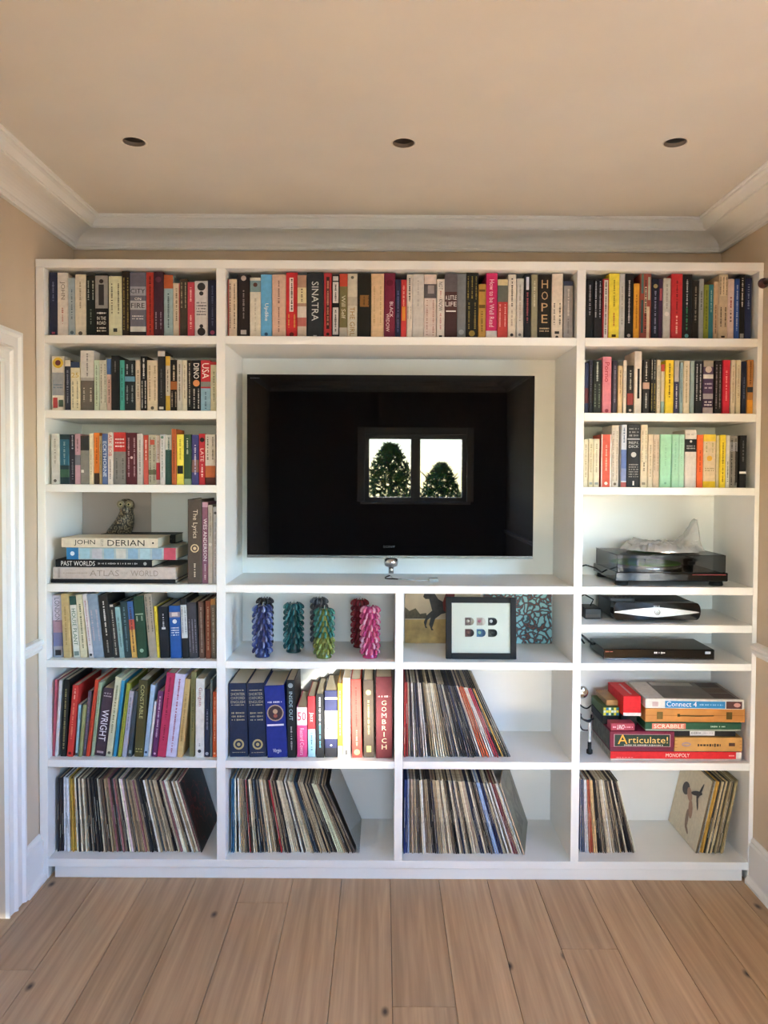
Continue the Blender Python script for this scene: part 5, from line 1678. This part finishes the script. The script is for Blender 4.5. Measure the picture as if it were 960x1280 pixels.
def plate(e, name, x0, x1, z0, z1, col, y=-0.0005):
    q = MB(); q.box((x0, y, z0), (x1, y + 0.0004, z1), bmat(col) if isinstance(col, str) else col, 0); return q.build(name, e)


def words(e, s_, x0, x1, z0, z1, col, y=-0.0009, name='title', italic=0.0):
    q = MB(); put_text(q, s_, bmat(col), ((x0 + x1) / 2, y, (z0 + z1) / 2), (1, 0, 0), (0, 0, 1), x1 - x0, z1 - z0, italic=italic); return q.build(name, e, recalc=False)


def marks(e, x0, x1, z, hgt, col, seed, y=-0.0009):
    q = MB(); put_dashes(q, bmat(col), ((x0 + x1) / 2, y, z), (1, 0, 0), (0, 0, 1), x1 - x0, hgt, random.Random(seed)); o = q.build('small_print', e, recalc=False); o['kind'] = 'stuff'; return o


A, Bz = gx(763), gx(927)
e, W_, H_ = game('game_box', 'long red game box with white capitals at the bottom of the game stack', A, Bz, zg, zg + 0.038, 0.024, 0.27, 'c01c24', lidcol='b8b0a8')
words(e, 'MONOPOLY', W_ * 0.42, W_ * 0.60, H_ * 0.42, H_ * 0.82, 'e0d4cc')
plate(e, 'white_sticker', W_ * 0.955, W_ * 0.998, H_ * 0.25, H_ * 0.98, 'c4bcb8')
marks(e, W_ * 0.90, W_ * 0.95, H_ * 0.6, 0.006, 'e0b0a8', 3)
marks(e, W_ * 0.04, W_ * 0.17, H_ * 0.35, 0.005, 'd88080', 4)
q = MB(); q.box((0.004, 0.004, H_), (W_ - 0.004, 0.266, H_ + 0.0003), mat('b0a89c', 0.6, name='game_lid_print', var=0.2, scale=30)); q.build('lid_picture', e)
q = MB(); q.box((-0.0005, 0.004, H_ * 0.24), (0.0, 0.266, H_ * 0.98), mat('a09a8c', 0.6, name='game_side_print', var=0.2, scale=50)); q.build('side_print', e)
z1 = zg + 0.0385
A2, A3 = gx(761), gx(842)
e, W_, H_ = game('game_box', 'maroon word game box with a framed green title plate', A2 + 0.003, A3, z1, z1 + 0.0845, 0.022, 0.27, '6c1a34', lidcol='5c1830')
plate(e, 'title_border', W_ * 0.06, W_ * 0.94, H_ * 0.24, H_ * 0.86, 'b08c94')
plate(e, 'title_plate', W_ * 0.07, W_ * 0.93, H_ * 0.26, H_ * 0.84, '1f3428', -0.0008)
words(e, 'A', W_ * 0.12, W_ * 0.27, H_ * 0.38, H_ * 0.84, 'e0a040', -0.0014)
words(e, 'rticulate!', W_ * 0.29, W_ * 0.90, H_ * 0.42, H_ * 0.74, 'd8b468', -0.0014)
marks(e, W_ * 0.22, W_ * 0.82, H_ * 0.32, 0.006, 'c4c0b4', 8, -0.0014)
q = MB(); q.box((-0.0005, 0.01, H_ * 0.1), (0.0, 0.26, H_ * 0.95), mat('5c5a50', 0.6, name='game_side_grey', var=0.25, scale=40)); q.build('side_print', e)
zA = z1 + 0.0848
WOODC = mat('b98a4c', 0.4, 0, 1.15, 0.5, 0.10, name='pale_wood_case', scale=14)
e, W_, H_ = game('wooden_game_case', 'pale wooden game case with black script beside the maroon box', A3 + 0.003, gx(928), z1, z1 + 0.0585, 0.028, 0.24, WOODC)
words(e, 'Abricole', W_ * 0.34, W_ * 0.70, H_ * 0.2, H_ * 0.72, '3c2c1c', italic=0.25) if False else marks(e, W_ * 0.34, W_ * 0.68, H_ * 0.45, 0.014, '3c2c1c', 9)
q = MB(); disc(q, bmat('8c7c8c'), (W_ * 0.175, -0.0008, H_ * 0.5), 0.019, 20, 0.009); q.build('oval_mark', e, recalc=False)
q = MB(); disc(q, bmat('b08c60'), (W_ * 0.175, -0.0011, H_ * 0.5), 0.015, 20, 0.004); q.build('oval_mark', e, recalc=False)
plate(e, 'stamp', W_ * 0.80, W_ * 0.89, H_ * 0.38, H_ * 0.62, '4c3020')
for zz_ in (0.25, 0.5, 0.75):
    plate(e, 'joint', 0.001, 0.012, H_ * zz_, H_ * zz_ + 0.002, '8c6434')
    plate(e, 'joint', W_ - 0.012, W_ - 0.001, H_ * zz_, H_ * zz_ + 0.002, '8c6434')
z2 = z1 + 0.0588
e, W_, H_ = game('black_box', 'flat black box with a white paper label on the pale wooden case', A3 + 0.004, gx(921), z2, zA, 0.040, 0.20, '161416')
plate(e, 'paper_label', W_ * 0.26, W_ * 0.66, H_ * 0.12, H_ * 0.98, 'c4c0c0')
marks(e, W_ * 0.28, W_ * 0.46, H_ * 0.55, 0.010, '8c8c90', 12)
marks(e, W_ * 0.48, W_ * 0.64, H_ * 0.55, 0.006, 'a8a4a8', 13)
S0, S1 = gx(806), gx(926)
z3 = zA + 0.036
e, W_, H_ = game('game_box', 'dark green letter game box with a pink title panel', S0, S1, zA, z3, 0.026, 0.25, '1d4a34', lidcol='8c9484')
plate(e, 'title_panel', W_ * 0.07, W_ * 0.42, H_ * 0.26, H_ * 0.9, 'c8705c')
words(e, 'SCRABBLE', W_ * 0.09, W_ * 0.40, H_ * 0.34, H_ * 0.8, 'e4dcc8', -0.0013)
marks(e, W_ * 0.68, W_ * 0.83, H_ * 0.55, 0.008, 'a4bca8', 14)
z4 = z3 + 0.0565
e, W_, H_ = game('wooden_game_case', 'honey wooden folding game case with two brass hinges', S0 + 0.001, gx(931), z3, z4, 0.030, 0.28, mat('b5793a', 0.35, 0, 1.2, 0.5, 0.10, name='honey_wood_case', scale=12))
BRASS = mat('6c5a30', 0.4, 0.7, name='dull_brass')
for u in (0.145, 0.84):
    q = MB(); q.box((W_ * u - 0.012, -0.0014, H_ * 0.22), (W_ * u + 0.012, 0.0, H_ * 0.76), BRASS, 0.0004); q.build('hinge', e)
plate(e, 'lid_seam', 0.001, W_ - 0.001, H_ * 0.49, H_ * 0.51, '7c5024', -0.0003)
q = MB(); q.tube([(W_ * 0.33, -0.004, H_ * 0.5), (W_ * 0.5, -0.005, H_ * 0.47), (W_ * 0.68, -0.004, H_ * 0.5)], 0.0022, BRASS, 6); q.box((W_ * 0.32, -0.004, H_ * 0.42), (W_ * 0.345, 0, H_ * 0.62), BRASS, 0.0005); q.build('carry_handle', e)
z5 = z4 + 0.0405
e, W_, H_ = game('game_box', 'white and blue game box with a brown picture lid on top of the stack', S0 + 0.002, gx(928), z4, z5, 0.034, 0.26, 'c8c4bc', R(-2))
plate(e, 'title_strip', W_ * 0.20, W_ * 0.81, H_ * 0.08, H_ * 0.80, '2c7cb0')
words(e, 'Connect 4', W_ * 0.215, W_ * 0.52, H_ * 0.22, H_ * 0.74, 'e8e8e4', -0.0013)
marks(e, W_ * 0.55, W_ * 0.79, H_ * 0.44, 0.007, '8cbcd8', 15)
plate(e, 'side_picture', W_ * 0.82, W_ * 0.98, H_ * 0.06, H_ * 0.82, '4c2c28')
q = MB(); disc(q, bmat('b8847c'), (W_ * 0.93, -0.0010, H_ * 0.46), 0.014, 14, 0.009); q.build('side_picture_face', e, recalc=False)
plate(e, 'corner_picture', W_ * 0.07, W_ * 0.13, H_ * 0.2, H_ * 0.7, 'b49c98')
q = MB(); q.box((W_ * 0.20, 0.012, H_), (W_ - 0.010, 0.262, H_ + 0.0004), mat('5c5248', 0.35, name='lid_picture_brown', var=0.3, scale=9)); lp = q.build('lid_picture', e)
q = MB(); q.box((W_ * 0.22, 0.20, H_ + 0.0005), (W_ * 0.66, 0.25, H_ + 0.0008), bmat('a8a49c')); q.build('lid_title_bar', lp)
for k in range(3):
    q = MB(); q.box((W_ * 0.72, 0.02 + 0.08 * k, H_ + 0.0005), (W_ * 0.94, 0.09 + 0.08 * k, H_ + 0.0008), bmat(('4a3c38', '5a4a40', '3c3430')[k])); q.build('lid_inset', lp)
# little packs on the maroon box
uA = A2 + 0.008
e, W_, H_ = game('card_pack', 'small pink-red card game pack on the maroon box', uA, uA + 0.098, zA, zA + 0.030, 0.028, 0.055, '9c3c4c', cat='card game')
words(e, 'UNO', W_ * 0.24, W_ * 0.54, H_ * 0.2, H_ * 0.85, 'e8d8d8', italic=0.2)
marks(e, W_ * 0.58, W_ * 0.92, H_ * 0.5, 0.006, 'd89ca8', 17)
marks(e, W_ * 0.08, W_ * 0.2, H_ * 0.5, 0.008, 'e0b4bc', 18)
e, W_, H_ = game('black_box', 'flat black box under the yellow-checked box', uA - 0.012, uA + 0.056, zA, zA + 0.036, 0.11, 0.175, '141316')
zc = zA + 0.0363
e, W_, H_ = game('patterned_box', 'green box with a yellow, white and blue checked front on the game stack', uA - 0.012, uA + 0.058, zc, zc + 0.038, 0.105, 0.18, '4a5c34', cat='box')
for r_ in range(3):
    for c_ in range(6):
        plate(e, 'check', W_ * (0.04 + 0.155 * c_), W_ * (0.04 + 0.155 * c_ + 0.14), H_ * (0.08 + 0.3 * r_), H_ * (0.08 + 0.3 * r_ + 0.27), ('d0c43c', '2c6c84', 'c8d0b4', '2c5c3c')[(c_ + 2 * r_ + (r_ * c_) % 2) % 4])
e, W_, H_ = game('wooden_box', 'small brown wooden box behind the bright red card box', uA + 0.008, uA + 0.058, zc + 0.0383, zc + 0.062, 0.125, 0.16, mat('a87c44', 0.45, 0, 1.1, name='small_wood_box', var=0.1, scale=20), cat='box')
plate(e, 'lid_seam', 0.001, W_ - 0.001, H_ * 0.6, H_ * 0.66, '7c5428', -0.0003)
rx0 = uA + 0.061
e, W_, H_ = game('black_box', 'small black box propping up the bright red card box', rx0, rx0 + 0.068, zA, zA + 0.050, 0.095, 0.17, '121214')
e, W_, H_ = game('card_box', 'bright red card box with a white lower edge leaning over the small packs', rx0 - 0.001, rx0 + 0.074, zA + 0.0503, zA + 0.134, 0.062, 0.22, 'c41420', cat='card game')
plate(e, 'white_edge', 0.0005, W_ - 0.0005, 0.0005, H_ * 0.17, 'd0ccc8')
q = MB(); q.box((W_ * 0.5, 0.03, H_), (W_ * 0.62, 0.19, H_ + 0.0004), bmat('b8888c')); q.build('lid_lettering_bar', e)
q = MB(); q.box((W_ + 0.0, 0.004, H_ * 0.2), (W_ + 0.0004, 0.21, H_ * 0.95), bmat('7c1820')); q.build('side_print', e)

# cables beside the games
cb = thing('cable_bundle', 'tangle of black leads with a silver plug hanging beside the board games', 'cables', (BX['d2b'] + 0.004, 0.10, zg))
def lead(pts, r_, m_=BLACK, name='lead'):
    q = MB()
    P = [Vector(p) for p in pts]
    sm = []
    for i in range(len(P) - 1):
        p0_, p1_, p2_, p3_ = P[max(i - 1, 0)], P[i], P[i + 1], P[min(i + 2, len(P) - 1)]
        for k in range(5):
            u = k / 5
            sm.append(0.5 * ((2 * p1_) + (p2_ - p0_) * u + (2 * p0_ - 5 * p1_ + 4 * p2_ - p3_) * u * u + (3 * p1_ - p0_ - 3 * p2_ + p3_) * u ** 3))
    sm.append(P[-1])
    q.tube(sm, r_, m_, 6)
    return q.build(name, cb)
lead([(0.004, 0.0, 0.27), (0.008, 0.0, 0.22), (0.022, -0.01, 0.16), (0.05, -0.01, 0.145), (0.078, 0.0, 0.15)], 0.004)
lead([(0.004, 0.02, 0.18), (0.03, 0.0, 0.15), (0.06, -0.01, 0.14), (0.075, 0.02, 0.16)], 0.0035)
lead([(0.006, 0.01, 0.25), (0.02, 0.0, 0.21), (0.05, 0.01, 0.19), (0.072, 0.02, 0.20)], 0.003)
lead([(0.025, 0.0, 0.17), (0.02, 0.0, 0.13), (0.03, -0.005, 0.105), (0.055, 0.0, 0.10)], 0.003)
lead([(0.060, 0.0, 0.15), (0.062, 0.0, 0.10), (0.062, -0.002, 0.05)], 0.006, mat('d8d8d4', 0.35, name='white_plug_lead'), 'white_lead')
q = MB(); q.lathe([(0.009, 0.0005), (0.013, 0.004), (0.013, 0.018), (0.008, 0.022), (0.008, 0.052)], mat('1a1a1a', 0.4, name='plug_black'), 14, (0.062, -0.002, 0)); q.build('plug', cb)
q = MB(); q.lathe([(0.003, -0.008), (0.022, -0.006), (0.026, 0.0), (0.022, 0.006), (0.003, 0.008)], CHROME, 20, (0.029, 0.0, 0.262), axis='y'); q.build('silver_disc', cb)
